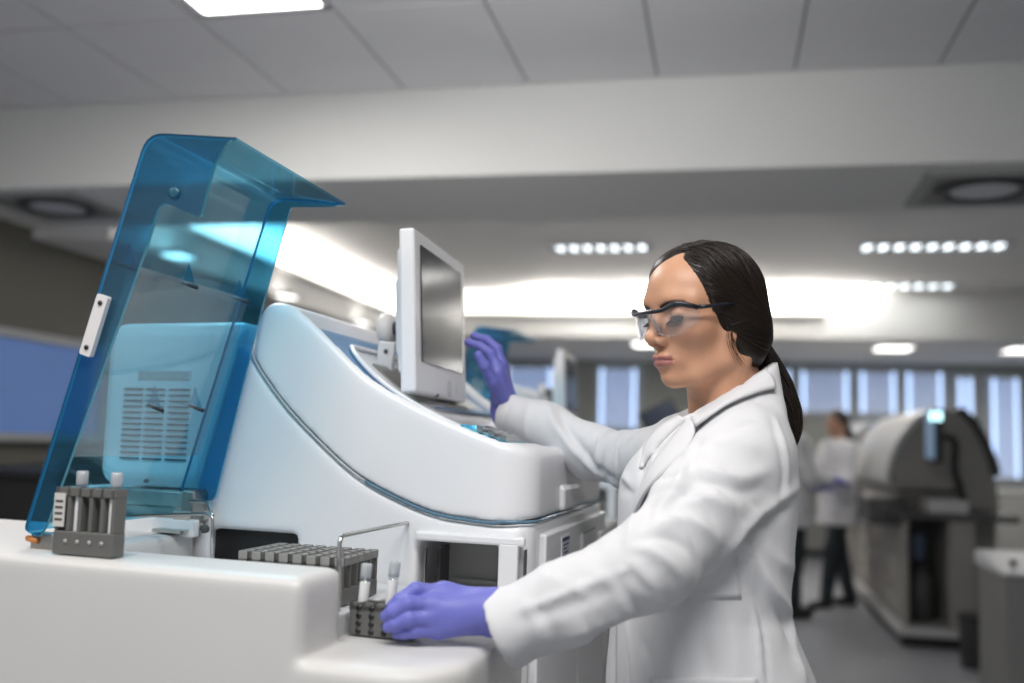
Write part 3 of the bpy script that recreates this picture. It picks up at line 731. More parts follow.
# torso tucked inside the coat; the two meet inside the neck
SKIN = mat('skin', (.5, .27, .17), .42, noise=.03, scale=60, bump=.06, bscale=500, vcol='tone', spec=.4)
SKIN.node_tree.nodes['Principled BSDF'].inputs['Subsurface Weight'].default_value = .12
SKIN.node_tree.nodes['Principled BSDF'].inputs['Subsurface Radius'].default_value = (.012, .005, .003)
body = mesh_obj('body', np.concatenate([VW_, V2]), np.concatenate([Qh, Q2+len(VW_)]), SKIN, PW)
col = np.tile(np.array([.57, .305, .19]), (len(VW_)+len(V2), 1))
x, y, z = Lv.T; a = np.abs(y)
def blend(mask, c): 
    k = np.clip(mask, 0, 1)[:, None]; col[:len(Lv)] = col[:len(Lv)]*(1-k)+np.array(c)*k
blend(.30*np.exp(-(((x-.06)/.03)**2+((a-.045)/.02)**2+((z+.03)/.02)**2)), (.52, .20, .14))
lipu = np.exp(-((z+.0668+.10*(a-.0)*.6)/.0042)**2)*(a < .0235)*(x > .078); lipl = np.exp(-((z+.0765-.12*a*1.2)/.0052)**2)*(a < .0225)*(x > .078)
blend(1.3*np.maximum(lipu, lipl*.9), (.36, .135, .125))
brow_z = .0095+.006*np.sin(np.clip((a-.012)/.042, 0, 1)*PI*.75)
blend(1.4*np.exp(-((z-brow_z)/.0033)**4)*(a > .012)*(a < .052)*(x > .05), (.035, .02, .014))
lash = np.exp(-((z+.0072-.0000*a)/.0024)**2)*np.exp(-((a-.0315)/.0135)**6)*(x > .06); blend(1.5*lash, (.012, .008, .007))
vcol(body, 'tone', col)

# lashes: short dark fringe under the lowered lids
LASH = mat('lash_black', (.01, .008, .008), .5)
for sg in (1, -1):
    m = MB(); V = []; F = []
    for k in range(15):
        t = -1+2*k/14; yy = sg*(.0315+.0150*t); xx = .0725+.0138*math.sqrt(max(0, 1-(t*.86)**2))
        V += [hw((xx, yy, -.0068))[0], hw((xx+.0095, yy+sg*.003*t, -.0155))[0], hw((xx+.0002, yy, -.0078))[0]]
    for k in range(14):
        for p in range(3): q = (p+1) % 3; F.append([3*k+p, 3*k+q, 3*k+3+q, 3*k+3+p])
    m.add(V, F, True); m.build('eyelashes', LASH, body)

# hair
HAIR = mat('dark_hair', (.013, .008, .0055), .40, noise=.4, scale=90, spec=.35)
def hairline(A, Y, Z):
    "signed region of the scalp that carries hair (positive inside)"
    zz = [-.13, -.100, -.085, -.065, -.045, -.020, .005, .03, .05, .066, .080, .12]
    near = [-.10, -.066, -.030, .004, .022, .034, .045, .054, .060, .064, .065, .064]
    side = np.interp(Z, zz, near)-X_; zl = np.interp(Y, [-.07, -.045, -.02, 0, .022], [.036, .050, .066, .080, .096])
    top = (Z-zl)*.9; far = np.maximum(np.interp(Z, zz, [-.10, -.075, -.048, -.018, .008, .022, .030, .036, .04, .04, .04, .04])-X_, top)
    k = np.clip((.024-Y)/.010, 0, 1); return side*(1-k)+far*k
TIE = np.array([-.102, .006, -.044])
def f_hair(X, Y, Z):
    A = np.abs(Y)
    d = s_ell(X, Y, Z, (-.006, 0, .031), (.099, .0795, .088))
    d = smin(d, s_ell(X, Y, Z, (.044, 0, .033), (.053, .0630, .062)), .03)
    d = smin(d, s_ell(X, A, Z, (-.030, .037, -.034), (.056, .046, .064)), .03)      # swept over the ears
    d = smin(d, s_ell(X, Y, Z, (-.080, 0, -.035), (.030, .040, .045)), .03)
    d = smin(d, s_cap(X, Y, Z, (-.085, .004, -.035), TIE, .032, .017), .02)
    part = np.sqrt((Y-.022)**2*1.0+(np.maximum(Z-.3, 0))**2); d = d+.0035*np.exp(-(part/.006)**2)*(Z > .05)*(X > -.04)
    global X_
    X_ = X; r = hairline(A, Y, Z)
    d = d+.0085*np.clip(1-r/.030, 0, 1)**1.5
    return smax(d, -r*.8, .003)
V, Q = sdf_mesh(f_hair, (-.15, -.10, -.12), (.12, .10, .135), .0023, 2)
bv = BVHTree.FromPolygons(V.tolist(), Q.tolist())
hm = MB(); hm.V.append(hw(V)); hm.F += Q.tolist(); hm.S += [True]*len(Q)
rr = random.Random(3)
def strand(P, r0, r1, seg=5):
    n = len(P); hm.tube(hw(np.array(P)), 0, seg, rs=[r0+(r1-r0)*abs(2*i/(n-1)-1)**1.5 for i in range(n)])
def lay(S, T, n=16, off=.0006, bend=(0, 0, 0)):
    out = []
    S, T = np.array(S, float), np.array(T, float)
    for i in range(n):
        t = i/(n-1); p = S*(1-t)+T*t+np.array(bend)*4*t*(1-t)
        c = np.array([-.01, 0, .01]); dirn = p-c; rad = np.linalg.norm(dirn); p = c+dirn/rad*max(rad, .085)
        q = bv.find_nearest(Vector(p)); pt = np.array(q[0]); nn = np.array(q[1]); nn = nn if nn@(pt-c) > 0 else -nn
        out.append(pt+nn*off)
    return out
for k in range(420):
    side = 1 if rr.random() < .62 else -1
    u = rr.random()
    if u < .55:     # from the parting
        px_ = .070-.13*rr.random(); S = (px_, .022+.003*side, .13)
    else:           # from the hairline at the temples
        zq = rr.uniform(-.03, .085); yq = side*.07; S = (float(np.interp(zq, [-.065, -.045, -.020, .005, .03, .05, .066, .09], [.004, .022, .034, .045, .054, .060, .064, .064]))-.004, yq, zq)
    T = TIE+np.array([.012, side*rr.uniform(.0, .016), rr.uniform(-.012, .014)])
    P = lay(S, T, 16, rr.uniform(-.0003, .0016), (rr.uniform(-.01, .03), side*.05, rr.uniform(-.02, .03)))
    if max(np.linalg.norm(P[i+1]-P[i]) for i in range(15)) > .028: continue
    strand(P, rr.uniform(.0008, .0017), .0003)
for k in range(150):   # combed back from the near hairline
    zq = rr.uniform(.0, .098); hx = float(np.interp(zq, [.005, .03, .05, .066, .080, .12], [.045, .054, .060, .064, .065, .064]))-rr.uniform(.001, .012)
    P = lay((hx, rr.uniform(.030, .060), zq), TIE+np.array([.012, rr.uniform(.002, .016), rr.uniform(-.010, .016)]), 16, rr.uniform(-.0002, .0012), (rr.uniform(-.01, .02), .05, rr.uniform(-.015, .02)))
    if max(np.linalg.norm(P[i+1]-P[i]) for i in range(15)) < .028: strand(P, rr.uniform(.0007, .0014), .0003)
for k in range(9):   # loose wisps in front of the ear and at the nape
    S = np.array([.02-.012*rr.random(), .070, -.03+.02*rr.random()]); T = S+np.array([-.015-.012*rr.random(), -.004, -.045-.02*rr.random()])
    P = [S*(1-t)+T*t+np.array([.010*math.sin(t*3), .004, 0]) for t in np.linspace(0, 1, 8)]; strand(P, .0004, .0002, 4)
# ponytail
tail = [hw(TIE)[0], at(766, 358, 1.60), at(777, 384, 1.60), at(787, 410, 1.595), at(793, 430, 1.59), at(794, 446, 1.58)]
tl = spline(tail, 6); trr = np.interp(np.linspace(0, 5, len(tl)), [0, 1, 2, 3, 4, 5], [.011, .018, .023, .021, .014, .003])
hm.tube(tl, 0, 14, rs=list(trr*.93))
for k in range(170):
    an = rr.uniform(0, 2*PI); fr = rr.uniform(.8, 1.06); L0 = rr.randint(0, 3); L1 = len(tl)-rr.randint(0, 8); P = []
    for i in range(L0, L1):
        b_ = an+.25*math.sin(i*.3+k); P.append(tl[i]+trr[i]*fr*(math.cos(b_)*np.array([.97, .25, 0])+math.sin(b_)*np.array([-.2, .9, -.3])))
    if len(P) > 4: hm.tube(P, 0, 5, rs=[.0006+.0012*math.sin(PI*(i+.5)/len(P)) for i in range(len(P))])
hair = hm.build('hair', HAIR, PW)
m = MB()
for k in range(3): 
    cc = hw(TIE)[0]+(tl[3]-tl[0])*(.02+.13*k); ax = tl[3]-tl[0]; ax /= np.linalg.norm(ax); s1 = np.cross(ax, [0, 1, 0]); s1 /= np.linalg.norm(s1); s2 = np.cross(ax, s1)
    m.tube([cc+.0145*(math.cos(t)*s1+math.sin(t)*s2) for t in np.linspace(0, 2*PI, 20)[:-1]], .0032, 8, closed=True)
m.build('hair_tie', BLACK, hair)

# safety glasses
GX = [.119, .1165, .108, .094, .070]; GY = [0, .020, .042, .060, .0735]
def garc(t): return np.array([np.interp(abs(t), GY, GX), t])
gl = MB()
br_ = [(garc(t)[0]+.002, t, .0030+.010*math.exp(-((abs(t)-.058)/.015)**2)-.002*(abs(t)/.07)**2) for t in np.linspace(-.0735, .0735, 29)]
gp = hw(np.array(br_)); gl.tube(gp, 0, 8, rs=[.0030+.0018*math.exp(-((abs(t)-.058)/.014)**2) for t in np.linspace(-.0735, .0735, 29)])
FRAMEM = mat('frame_black', (.012, .015, .022), .3, noise=.1)
gframe = gl.build('safety_glasses', FRAMEM, PW)
for sg, lb in ((1, 0), (-1, 0)):
    m = MB(); m.tube(hw(np.array([(.071, sg*.074, .0050), (.058, sg*.077, .0055), (.035, sg*.080, .0075), (.010, sg*.082, .010)])), 0, 8, rs=[.0034, .003, .0026, .0016]); m.build('temple', FRAMEM, gframe)
V = []; F = []; n = 41; mlt = 9
for i in range(n):
    t = -.072+.144*i/(n-1); top = .0075; bot = -.026-.012*math.exp(-((abs(t)-.038)/.022)**2)+.030*math.exp(-(t/.0085)**2)
    bot = bot+.018*max(0, (abs(t)-.055)/.017)**2
    for j in range(mlt):
        q = j/(mlt-1); zz = top+(bot-top)*q; xx, yy = garc(t); V.append((xx-.006*q*q-.002, yy, zz))
for th_ in (0, .0012):
    pass
Vf = np.array(V); Vb = Vf-np.array([.0016, 0, 0]); k0 = len(Vf)
for i in range(n-1):
    for j in range(mlt-1):
        a_ = i*mlt+j; F.append([a_, a_+1, a_+mlt+1, a_+mlt]); F.append([k0+a_, k0+a_+mlt, k0+a_+mlt+1, k0+a_+1])
for i in range(n-1): F.append([i*mlt+mlt-1, k0+i*mlt+mlt-1, k0+(i+1)*mlt+mlt-1, (i+1)*mlt+mlt-1]); F.append([i*mlt, (i+1)*mlt, k0+(i+1)*mlt, k0+i*mlt])
mesh_obj('lens', hw(np.concatenate([Vf, Vb])), F, sheet('goggle_lens', (.95, .96, .98), gloss=.05), gframe)
m = MB()
for sg in (1, -1): m.tube(hw(np.array([(.108, sg*.004, .000), (.104, sg*.009, -.015), (.099, sg*.0135, -.029)])), .0014, 6)
m.build('nose_piece', sheet('nose_piece_clear', (.8, .82, .85), gloss=.3), gframe)

# lab coat
CY = math.radians(12); cf = np.array([-math.cos(CY), -math.sin(CY), 0]); cl = np.array([math.sin(CY), -math.cos(CY), 0])
SH_N = [at(743, 456, 1.46), at(702, 510, 1.41), at(652, 562, 1.355), at(565, 603, 1.345), at(499, 632, 1.36)]; RN = [.070, .064, .056, .049, .054]
SH_F = [at(678, 450, 1.70), at(638, 462, 1.81), at(592, 452, 1.90), at(545, 426, 1.95), at(503, 411, 1.985)]; RFx = [.054, .050, .046, .043, .039]
secs = [  # z, centre x, centre y, half depth, half width
    (.55, .325, 1.575, .165, .235), (.80, .325, 1.575, .150, .220), (.93, .320, 1.57, .150, .205), (1.063, .298, 1.57, .116, .178), (1.157, .304, 1.57, .119, .180),
    (1.25, .318, 1.575, .108, .182), (1.31, .327, 1.58, .092, .170), (1.355, .343, 1.585, .072, .138), (1.40, .364, 1.59, .058, .080), (1.43, .370, 1.59, .052, .064)]
SZ = np.array(secs)
NP_ = at(690, 417, 1.50)
def f_torso(X, Y, Z):
    cx = np.interp(Z, SZ[:, 0], SZ[:, 1]); cy = np.interp(Z, SZ[:, 0], SZ[:, 2]); A = np.interp(Z, SZ[:, 0], SZ[:, 3]); B = np.interp(Z, SZ[:, 0], SZ[:, 4])
    dx = X-cx; dy = Y-cy; p = (dx*cf[0]+dy*cf[1])/A; q = (dx*cl[0]+dy*cl[1])/B
    r = (np.abs(p)**2.3+np.abs(q)**2.3)**(1/2.3); t = (r-1)*np.minimum(A, B)*.95
    t = smin(t, s_ell(X, Y, Z, tuple(np.array([.322, 1.575, 1.225])+cf*.070+cl*.075), (.052, .060, .062)), .05)
    t = smin(t, s_ell(X, Y, Z, tuple(np.array([.322, 1.575, 1.225])+cf*.066-cl*.070), (.052, .060, .062)), .05)
    t = np.maximum(t, np.maximum(Z-1.45, .56-Z))
    t = smax(t, ((X-NP_[0])*-.54+(Z-NP_[2])*.843), .006)
    # opening of the neck
    t = smax(t, -s_chain(X, Y, Z, [hw((-.03, 0, -.10))[0], hw((-.045, 0, -.16))[0], np.array([.29, 1.55, 1.31])], [.056, .057, .03], .02), .006)
    return t
def f_coat(X, Y, Z):
    t = f_torso(X, Y, Z)
    a = s_chain(X, Y, Z, SH_N, RN, .03); b = s_chain(X, Y, Z, SH_F, RFx, .03)
    n1 = SH_N[-1]-SH_N[-2]; n1 = n1/np.linalg.norm(n1); n2 = SH_F[-1]-SH_F[-2]; n2 = n2/np.linalg.norm(n2)
    def pl(P, n, o=0.): return (X-P[0])*n[0]+(Y-P[1])*n[1]+(Z-P[2])*n[2]-o
    a = smax(a, pl(SH_N[-1], n1), .004); b = smax(b, pl(SH_F[-1], n2), .004)
    d = smin(smin(t, a, .022), b, .022)
    # hollow cuffs
    ca = np.maximum(s_cap(X, Y, Z, SH_N[-1]-n1*.05, SH_N[-1]+n1*.05, RN[-1]-.016, RN[-1]-.013), -pl(SH_N[-1]-n1*.045, n1))
    cb = np.maximum(s_cap(X, Y, Z, SH_F[-1]-n2*.05, SH_F[-1]+n2*.05, RFx[-1]-.014, RFx[-1]-.011), -pl(SH_F[-1]-n2*.045, n2))
    return smax(smax(d, -ca, .003), -cb, .003)
V, Q = sdf_mesh(f_coat, (-.10, 1.24, .54), (.54, 2.08, 1.50), .0052, 3)
Vt, Qt = sdf_mesh(f_torso, (.10, 1.30, .54), (.54, 1.86, 1.50), .010, 2); bvt = BVHTree.FromPolygons(Vt.tolist(), Qt.tolist())
def normals(V, Q):
    n = np.cross(V[Q[:, 2]]-V[Q[:, 0]], V[Q[:, 3]]-V[Q[:, 1]]); N = np.zeros_like(V)
    for k in range(4):
        for c in range(3): N[:, c] += np.bincount(Q[:, k], n[:, c], len(V))
    return N/(np.linalg.norm(N, axis=1)[:, None]+1e-12)
bvc = BVHTree.FromPolygons(V.tolist(), Q.tolist())
def hit(px, py, bv=None):
    d = ray(px, py); d = d/np.linalg.norm(d); r = (bv or bvc).ray_cast(Vector(CAM), Vector(d)); return np.array(r[0]) if r[0] is not None else None
def fold(pts, amp, wid, cub=6):
    "a crease or ridge along a line lying on the cloth"
    global V
    P = [p for p in (hit(*q) for q in spline([np.array(q, float) for q in pts], cub)) if p is not None]
    if len(P) < 2: return
    P = np.array(P); lo = P.min(0)-3*wid; hi = P.max(0)+3*wid; sel = np.where(np.all((V > lo) & (V < hi), 1))[0]; W = V[sel]; D = np.full(len(W), 1e9); T = np.zeros(len(W))
    for i in range(len(P)-1):
        a = P[i]; e = P[i+1]-a; L = e@e+1e-12
        if L > .004: continue
        t = np.clip((W-a)@e/L, 0, 1); dd = np.linalg.norm(W-a-t[:, None]*e, axis=1); m_ = dd < D; D[m_] = dd[m_]; T[m_] = (i+t[m_])/(len(P)-1)
    taper = np.sin(PI*np.clip(T*.9+.05, 0, 1))**.6
    V[sel] += N0[sel]*(1.25*amp*np.exp(-(D/wid)**1.5)*taper)[:, None]
N0 = normals(V, Q)
FOLDS = [
 # near sleeve
 ([(798, 487), (775, 503), (752, 520), (728, 548), (705, 580)], .008, .010), ([(790, 505), (762, 522), (740, 548)], -.007, .009),
 ([(700, 466), (718, 474), (742, 478), (768, 470)], .006, .012), ([(690, 492), (712, 484), (738, 492), (760, 488)], -.005, .010), ([(683, 505), (708, 498), (735, 508)], .006, .011),
 ([(655, 528), (680, 520), (706, 530), (722, 545)], .007, .011), ([(640, 540), (665, 538), (690, 552), (700, 575)], -.006, .009), ([(632, 548), (655, 552), (676, 570), (684, 595)], .008, .010),
 ([(690, 600), (676, 575), (662, 555)], -.006, .008), ([(665, 612), (655, 590), (640, 570), (625, 560)], .006, .009), ([(640, 610), (622, 590), (610, 570)], -.004, .008),
 ([(516, 612), (560, 596), (605, 578), (650, 560)], .0045, .004), ([(522, 622), (570, 606), (620, 588)], -.003, .008), ([(560, 640), (600, 624), (640, 612)], .004, .012), ([(545, 575), (575, 590), (600, 612)], .004, .010), ([(520, 600), (535, 620), (545, 645)], .003, .008), ([(590, 570), (615, 590), (630, 612)], .0045, .009),
 # shoulder and armhole seam
 ([(772, 420), (780, 450), (783, 480), (776, 510)], -.0035, .0045), ([(776, 418), (785, 450), (788, 482)], .004, .005), ([(735, 428), (752, 424), (770, 432)], -.003, .006), ([(715, 445), (735, 440), (760, 450)], .003, .010), ([(700, 440), (692, 455), (690, 475)], -.006, .007),
 # chest
 ([(690, 452), (684, 472), (672, 495), (655, 515)], .006, .008), ([(700, 470), (690, 490), (668, 510)], -.006, .008), ([(640, 500), (632, 520), (628, 545)], .004, .008), ([(665, 480), (650, 505), (640, 530)], -.003, .010),
 # back and skirt
 ([(752, 545), (765, 575), (780, 600), (790, 612)], .009, .011), ([(742, 560), (752, 595), (770, 625)], -.006, .010), ([(760, 540), (778, 560), (796, 570)], .004, .010), ([(772, 600), (785, 625), (798, 660)], -.006, .010), ([(747, 530), (752, 580), (757, 630), (762, 683)], .005, .004), ([(751, 530), (757, 580), (763, 630), (768, 683)], -.004, .004),
 ([(790, 620), (795, 650), (806, 683)], .007, .009), ([(640, 640), (648, 660), (650, 683)], -.005, .012), ([(665, 625), (672, 655), (676, 683)], .004, .014), ([(700, 610), (705, 650), (712, 683)], -.004, .016), ([(728, 610), (735, 650), (738, 683)], .003, .012), ([(626, 610), (630, 650), (632, 683)], .004, .006),
 # far sleeve
 ([(640, 432), (628, 445), (622, 470), (632, 488)], .006, .007), ([(626, 430), (612, 448), (608, 476)], -.006, .007), ([(612, 428), (600, 445), (598, 472)], .006, .007), ([(655, 430), (645, 450), (640, 485)], -.005, .007), ([(665, 425), (656, 445), (652, 470)], .004, .007),
 ([(560, 412), (572, 436), (600, 470), (632, 492)], -.008, .009), ([(562, 428), (580, 455), (600, 475)], .006, .009), ([(548, 405), (555, 425), (575, 452)], .005, .009), ([(530, 402), (525, 425), (528, 442)], .003, .008), ([(510, 398), (506, 415), (503, 432)], -.003, .004),
]
for f_ in FOLDS: fold(*f_)
from mathutils import noise as mno
nz = np.array([mno.noise(Vector((p[0]*16, p[1]*16, p[2]*9))) + .5*mno.noise(Vector((p[0]*38, p[1]*38, p[2]*22))) for p in V]); # fine gathers across the sleeves, strongest at the elbows
def gathers(V, chain, rad, n_, amp, ctr, wid, ph):
    out = np.zeros(len(V)); P = np.array(chain); L = np.concatenate([[0], np.cumsum(np.linalg.norm(np.diff(P, axis=0), axis=1))]); best = np.full(len(V), 1e9); S = np.zeros(len(V))
    for i in range(len(P)-1):
        e = P[i+1]-P[i]; t = np.clip((V-P[i])@e/(e@e), 0, 1); d = np.linalg.norm(V-P[i]-t[:, None]*e, axis=1); m_ = d < best; best[m_] = d[m_]; S[m_] = (L[i]+t[m_]*(L[i+1]-L[i]))/L[-1]
    nz_ = np.array([mno.noise(Vector((p[0]*11+ph, p[1]*11, p[2]*11))) for p in V]); nz2 = np.array([mno.noise(Vector((p[0]*7, p[1]*7+ph, p[2]*7))) for p in V])
    w_ = np.exp(-((S-ctr)/wid)**2)*(best < rad*1.35); ph_ = 2*PI*(S*n_+nz_*1.1); return amp*w_*(np.abs(np.sin(ph_/2))**.7-.5)*np.clip(.55+nz2*1.4, 0, 1.3)
V = V+N0*(gathers(V, SH_N, .066, 11, .0085, .45, .26, 0)+gathers(V, SH_F, .06, 10, .0075, .42, .30, 5)+gathers(V, SH_N, .066, 9, .0035, .88, .22, 9))[:, None]
V = V+N0*(nz*.0026)[:, None]
V = relax(V, Q, 1, .35)
COAT = mat('white_cotton', (.67, .67, .69), .85, noise=.02, scale=40, bump=.25, bscale=1400, sheen=.15, dist=.0006)
coat = mesh_obj('lab_coat', V, Q, COAT, PW)
bvc = BVHTree.FromPolygons(V.tolist(), Q.tolist()); N0 = normals(V, Q)
def cloth_strip(name, top, bot, th, m, parent, lift=.004, nsub=6, cols=5):
    "a strip of cloth between two lines, given thickness"
    A = spline(top, nsub); B = spline(bot, nsub); n = min(len(A), len(B)); A = A[:n]; B = B[:n]; P = []
    for i in range(n):
        for j in range(cols):
            t = j/(cols-1); p = A[i]*(1-t)+B[i]*t; P.append(p)
    P = np.array(P).reshape(n, cols, 3); du = np.gradient(P, axis=0); dv = np.gradient(P, axis=1); nn = np.cross(du, dv); nn /= np.linalg.norm(nn, axis=2)[..., None]+1e-12
    if np.mean((nn*(CAM-P)).sum(2)) < 0: nn = -nn
    P = P+nn*(lift*np.sin(np.linspace(0, PI, cols))[None, :, None]); W = np.concatenate([P.reshape(-1, 3), (P-nn*th).reshape(-1, 3)]); F = []; k0 = n*cols
    for i in range(n-1):
        for j in range(cols-1):
            a = i*cols+j; F.append([a, a+1, a+cols+1, a+cols]); F.append([k0+a, k0+a+cols, k0+a+cols+1, k0+a+1])
    for i in range(n-1):
        for j in (0, cols-1): a = i*cols+j; F.append([a, a+cols, k0+a+cols, k0+a])
    for j in range(cols-1):
        for i in (0, n-1): a = i*cols+j; F.append([a, a+1, k0+a+1, k0+a])
    o = mesh_obj(name, W, F, m, parent); bm = bmesh.new(); bm.from_mesh(o.data); bmesh.ops.recalc_face_normals(bm, faces=list(bm.faces)); bm.to_mesh(o.data); bm.free(); return o
def on(px, py, off=.004, Yd_=1.5):
    p = hit(px, py)
    if p is None: return at(px, py, Yd_)
    d = ray(px, py); return p-d/np.linalg.norm(d)*off
def laid(name, top, bot, off0, off1, m=None, parent=None, nsub=6, cols=7, th=.004, bv=None, smooth=3):
    "a piece of cloth laid on the coat between two lines, standing off from off0 (first line) to off1"
    A = spline([np.array(q, float) for q in top], nsub); B = spline([np.array(q, float) for q in bot], nsub); n = min(len(A), len(B)); G = np.zeros((n, cols, 3)); OK = np.zeros((n, cols), bool)
    for i in range(n):
        for j in range(cols):
            q = A[i]*(1-j/(cols-1))+B[i]*(j/(cols-1)); p = hit(q[0], q[1], bv)
            if p is not None: G[i, j] = p; OK[i, j] = True
    for it in range(3):
        for i in range(n):
            for j in range(cols):
                if OK[i, j]: continue
                c = [(a_, b_) for a_, b_ in ((i, j+1), (i, j-1), (i+1, j), (i-1, j)) if 0 <= a_ < n and 0 <= b_ < cols and OK[a_, b_]]
                if c:
                    q = A[i]*(1-j/(cols-1))+B[i]*(j/(cols-1)); G[i, j] = at(q[0], q[1], np.mean([G[k_][1] for k_ in c])); OK[i, j] = True
    for it in range(smooth):
        H = G.copy(); H[1:-1, 1:-1] = (G[:-2, 1:-1]+G[2:, 1:-1]+G[1:-1, :-2]+G[1:-1, 2:])/4; G = H
    nn = np.cross(np.gradient(G, axis=0), np.gradient(G, axis=1)); nn /= np.linalg.norm(nn, axis=2)[..., None]+1e-12
    if np.mean((nn*(CAM-G)).sum(2)) < 0: nn = -nn
    t = np.linspace(0, 1, cols)[None, :, None]; G = G+nn*(off0*(1-t)+off1*t+.003*np.sin(PI*t)); W = np.concatenate([G.reshape(-1, 3), (G-nn*th).reshape(-1, 3)]); F = []; k0 = n*cols
    for i in range(n-1):
        for j in range(cols-1): a = i*cols+j; F += [[a, a+1, a+cols+1, a+cols], [k0+a, k0+a+cols, k0+a+cols+1, k0+a+1]]
        for j in (0, cols-1): a = i*cols+j; F.append([a, a+cols, k0+a+cols, k0+a])
    for j in range(cols-1):
        for i in (0, n-1): a = i*cols+j; F.append([a, a+1, k0+a+1, k0+a])
    o = mesh_obj(name, W, F, m or COAT, parent or coat); bm = bmesh.new(); bm.from_mesh(o.data); bmesh.ops.recalc_face_normals(bm, faces=list(bm.faces)); bm.to_mesh(o.data); bm.free(); return o
# collar folded over, lapels below it, front edge
laid('collar', [(767, 369), (745, 383), (720, 400), (692, 418)], [(773, 392), (752, 399), (727, 411), (700, 430)], .004, .011)
laid('lapel', [(690, 420), (674, 440), (656, 464), (641, 492), (633, 516)], [(700, 431), (693, 452), (673, 472), (653, 494), (641, 518)], .006, .013, bv=bvt)
cloth_strip('collar', [at(694, 413, 1.60), at(716, 392, 1.66), at(742, 374, 1.675)], [at(686, 414, 1.63), at(708, 396, 1.69), at(738, 380, 1.70)], .004, COAT, coat, .004)
laid('lapel', [(686, 420), (668, 436), (654, 452), (644, 468)], [(678, 416), (660, 430), (647, 448), (640, 470)], .003, .006, bv=bvc)
laid('front_edge', [(619, 545), (618, 600), (617, 650), (617, 690)], [(631, 545), (630, 600), (630, 650), (631, 690)], .002, .002, bv=bvt)
# patch pockets, laid on the cloth
def patch(name, c00, c10, c11, c01, n=14, th=.0035):
    P = []
    for i in range(n+1):
        for j in range(n+1):
            a, b_ = i/n, j/n; q = (np.array(c00)*(1-a)+np.array(c10)*a)*(1-b_)+(np.array(c01)*(1-a)+np.array(c11)*a)*b_; p = hit(q[0], q[1], bvt)
            if p is None: p = P[-1]
            P.append(p)
    P = np.array(P).reshape(n+1, n+1, 3)
    for it in range(3): P[1:-1, 1:-1] = (P[:-2, 1:-1]+P[2:, 1:-1]+P[1:-1, :-2]+P[1:-1, 2:])/4
    nn = np.cross(np.gradient(P, axis=0), np.gradient(P, axis=1)); nn /= np.linalg.norm(nn, axis=2)[..., None]+1e-12
    if np.mean((nn*(CAM-P)).sum(2)) < 0: nn = -nn
    P = P+nn*th; W = np.concatenate([P.reshape(-1, 3), (P-nn*th*2).reshape(-1, 3)]); F = []; c_ = n+1; k0 = c_*c_
    for i in range(n):
        for j in range(n): a = i*c_+j; F.append([a, a+1, a+c_+1, a+c_])
    for i in range(n):
        for (a, b_) in ((i*c_, (i+1)*c_), (i*c_+n, (i+1)*c_+n), (i, i+1), (n*c_+i, n*c_+i+1)): F.append([a, b_, k0+b_, k0+a])
    o = mesh_obj(name, W, F, COAT, coat); bm = bmesh.new(); bm.from_mesh(o.data); bmesh.ops.recalc_face_normals(bm, faces=list(bm.faces)); bm.to_mesh(o.data); bm.free()
    m = MB()
    for e in ([P[i, n] for i in range(c_)], [P[n, i] for i in range(c_)]): m.tube([q+np.array([0, -.0003, 0]) for q in e], .0011, 5)
    return o
patch('pocket', (668, 520), (733, 520), (741, 598), (668, 599))
patch('pocket', (651, 678), (757, 678), (762, 730), (651, 730))

# gloves
GLOVE = mat('violet_nitrile', (.150, .160, .52), .48, noise=.04, scale=50, bump=.12, bscale=260, spec=.4, dist=.001)
def glove(name, wrist, knuckles, fingers, palm_extra, lo, hi, rw, thumb, label=None):
    def f(X, Y, Z):
        d = s_chain(X, Y, Z, wrist, rw, .02)
        for k_, r_ in knuckles: d = smin(d, s_cap(X, Y, Z, wrist[0], k_, rw[0]*.66, r_), .013)
        for a in palm_extra: d = smin(d, s_cap(X, Y, Z, a[0], a[1], a[2], a[3]), .012)
        fg = None
        for P, R in fingers+[thumb]:
            q = s_chain(X, Y, Z, P, R, .004); fg = q if fg is None else np.minimum(fg, q) if True else fg
        return smin(d, fg, .006)
    V, Q = sdf_mesh(f, lo, hi, .0017, 2)
    return mesh_obj(name, V, Q, GLOVE, PW)
def A(*q): return at(*q)
dz = -.012
W0 = A(482, 611, 1.362); W1 = A(500, 613, 1.360); W2 = A(535, 612, 1.36)
KN = [(A(441, 594, 1.372), .0135), (A(433, 605, 1.352), .014), (A(431, 618, 1.346), .0135), (A(437, 629, 1.350), .012)]
FN = [([KN[0][0], A(416, 590, 1.360), A(400, 600, 1.352), A(392, 606, 1.352)], [.0125, .0105, .0092, .0080]),
      ([KN[1][0], A(408, 604, 1.338), A(393, 612, 1.338), A(386, 616, 1.342)], [.0130, .0105, .0095, .0082]),
      ([KN[2][0], A(409, 619, 1.334), A(395, 624, 1.338), A(388, 627, 1.342)], [.0125, .0102, .0090, .0078]),
      ([KN[3][0], A(416, 631, 1.340), A(404, 633, 1.343), A(397, 634, 1.347)], [.0110, .0090, .0080, .0072])]
TB = ([A(470, 600, 1.385), A(445, 594, 1.415), A(424, 596, 1.428), A(410, 601, 1.430)], [.017, .0125, .0105, .0085])
glove('glove', [W0, W1, W2], KN, FN, [(A(475, 602, 1.375), A(446, 592, 1.375), .016, .0135), (A(470, 622, 1.355), A(440, 628, 1.352), .014, .012)], (-.20, 1.29, 1.0), (.06, 1.46, 1.14), [.030, .0285, .030], TB)
W0 = A(504, 400, 1.985); W1 = A(505, 412, 1.985); W2 = A(512, 430, 1.985)
KN = [(A(497, 368, 1.955), .013), (A(501, 366, 1.975), .0135), (A(503, 368, 1.995), .013), (A(504, 374, 2.015), .0115)]
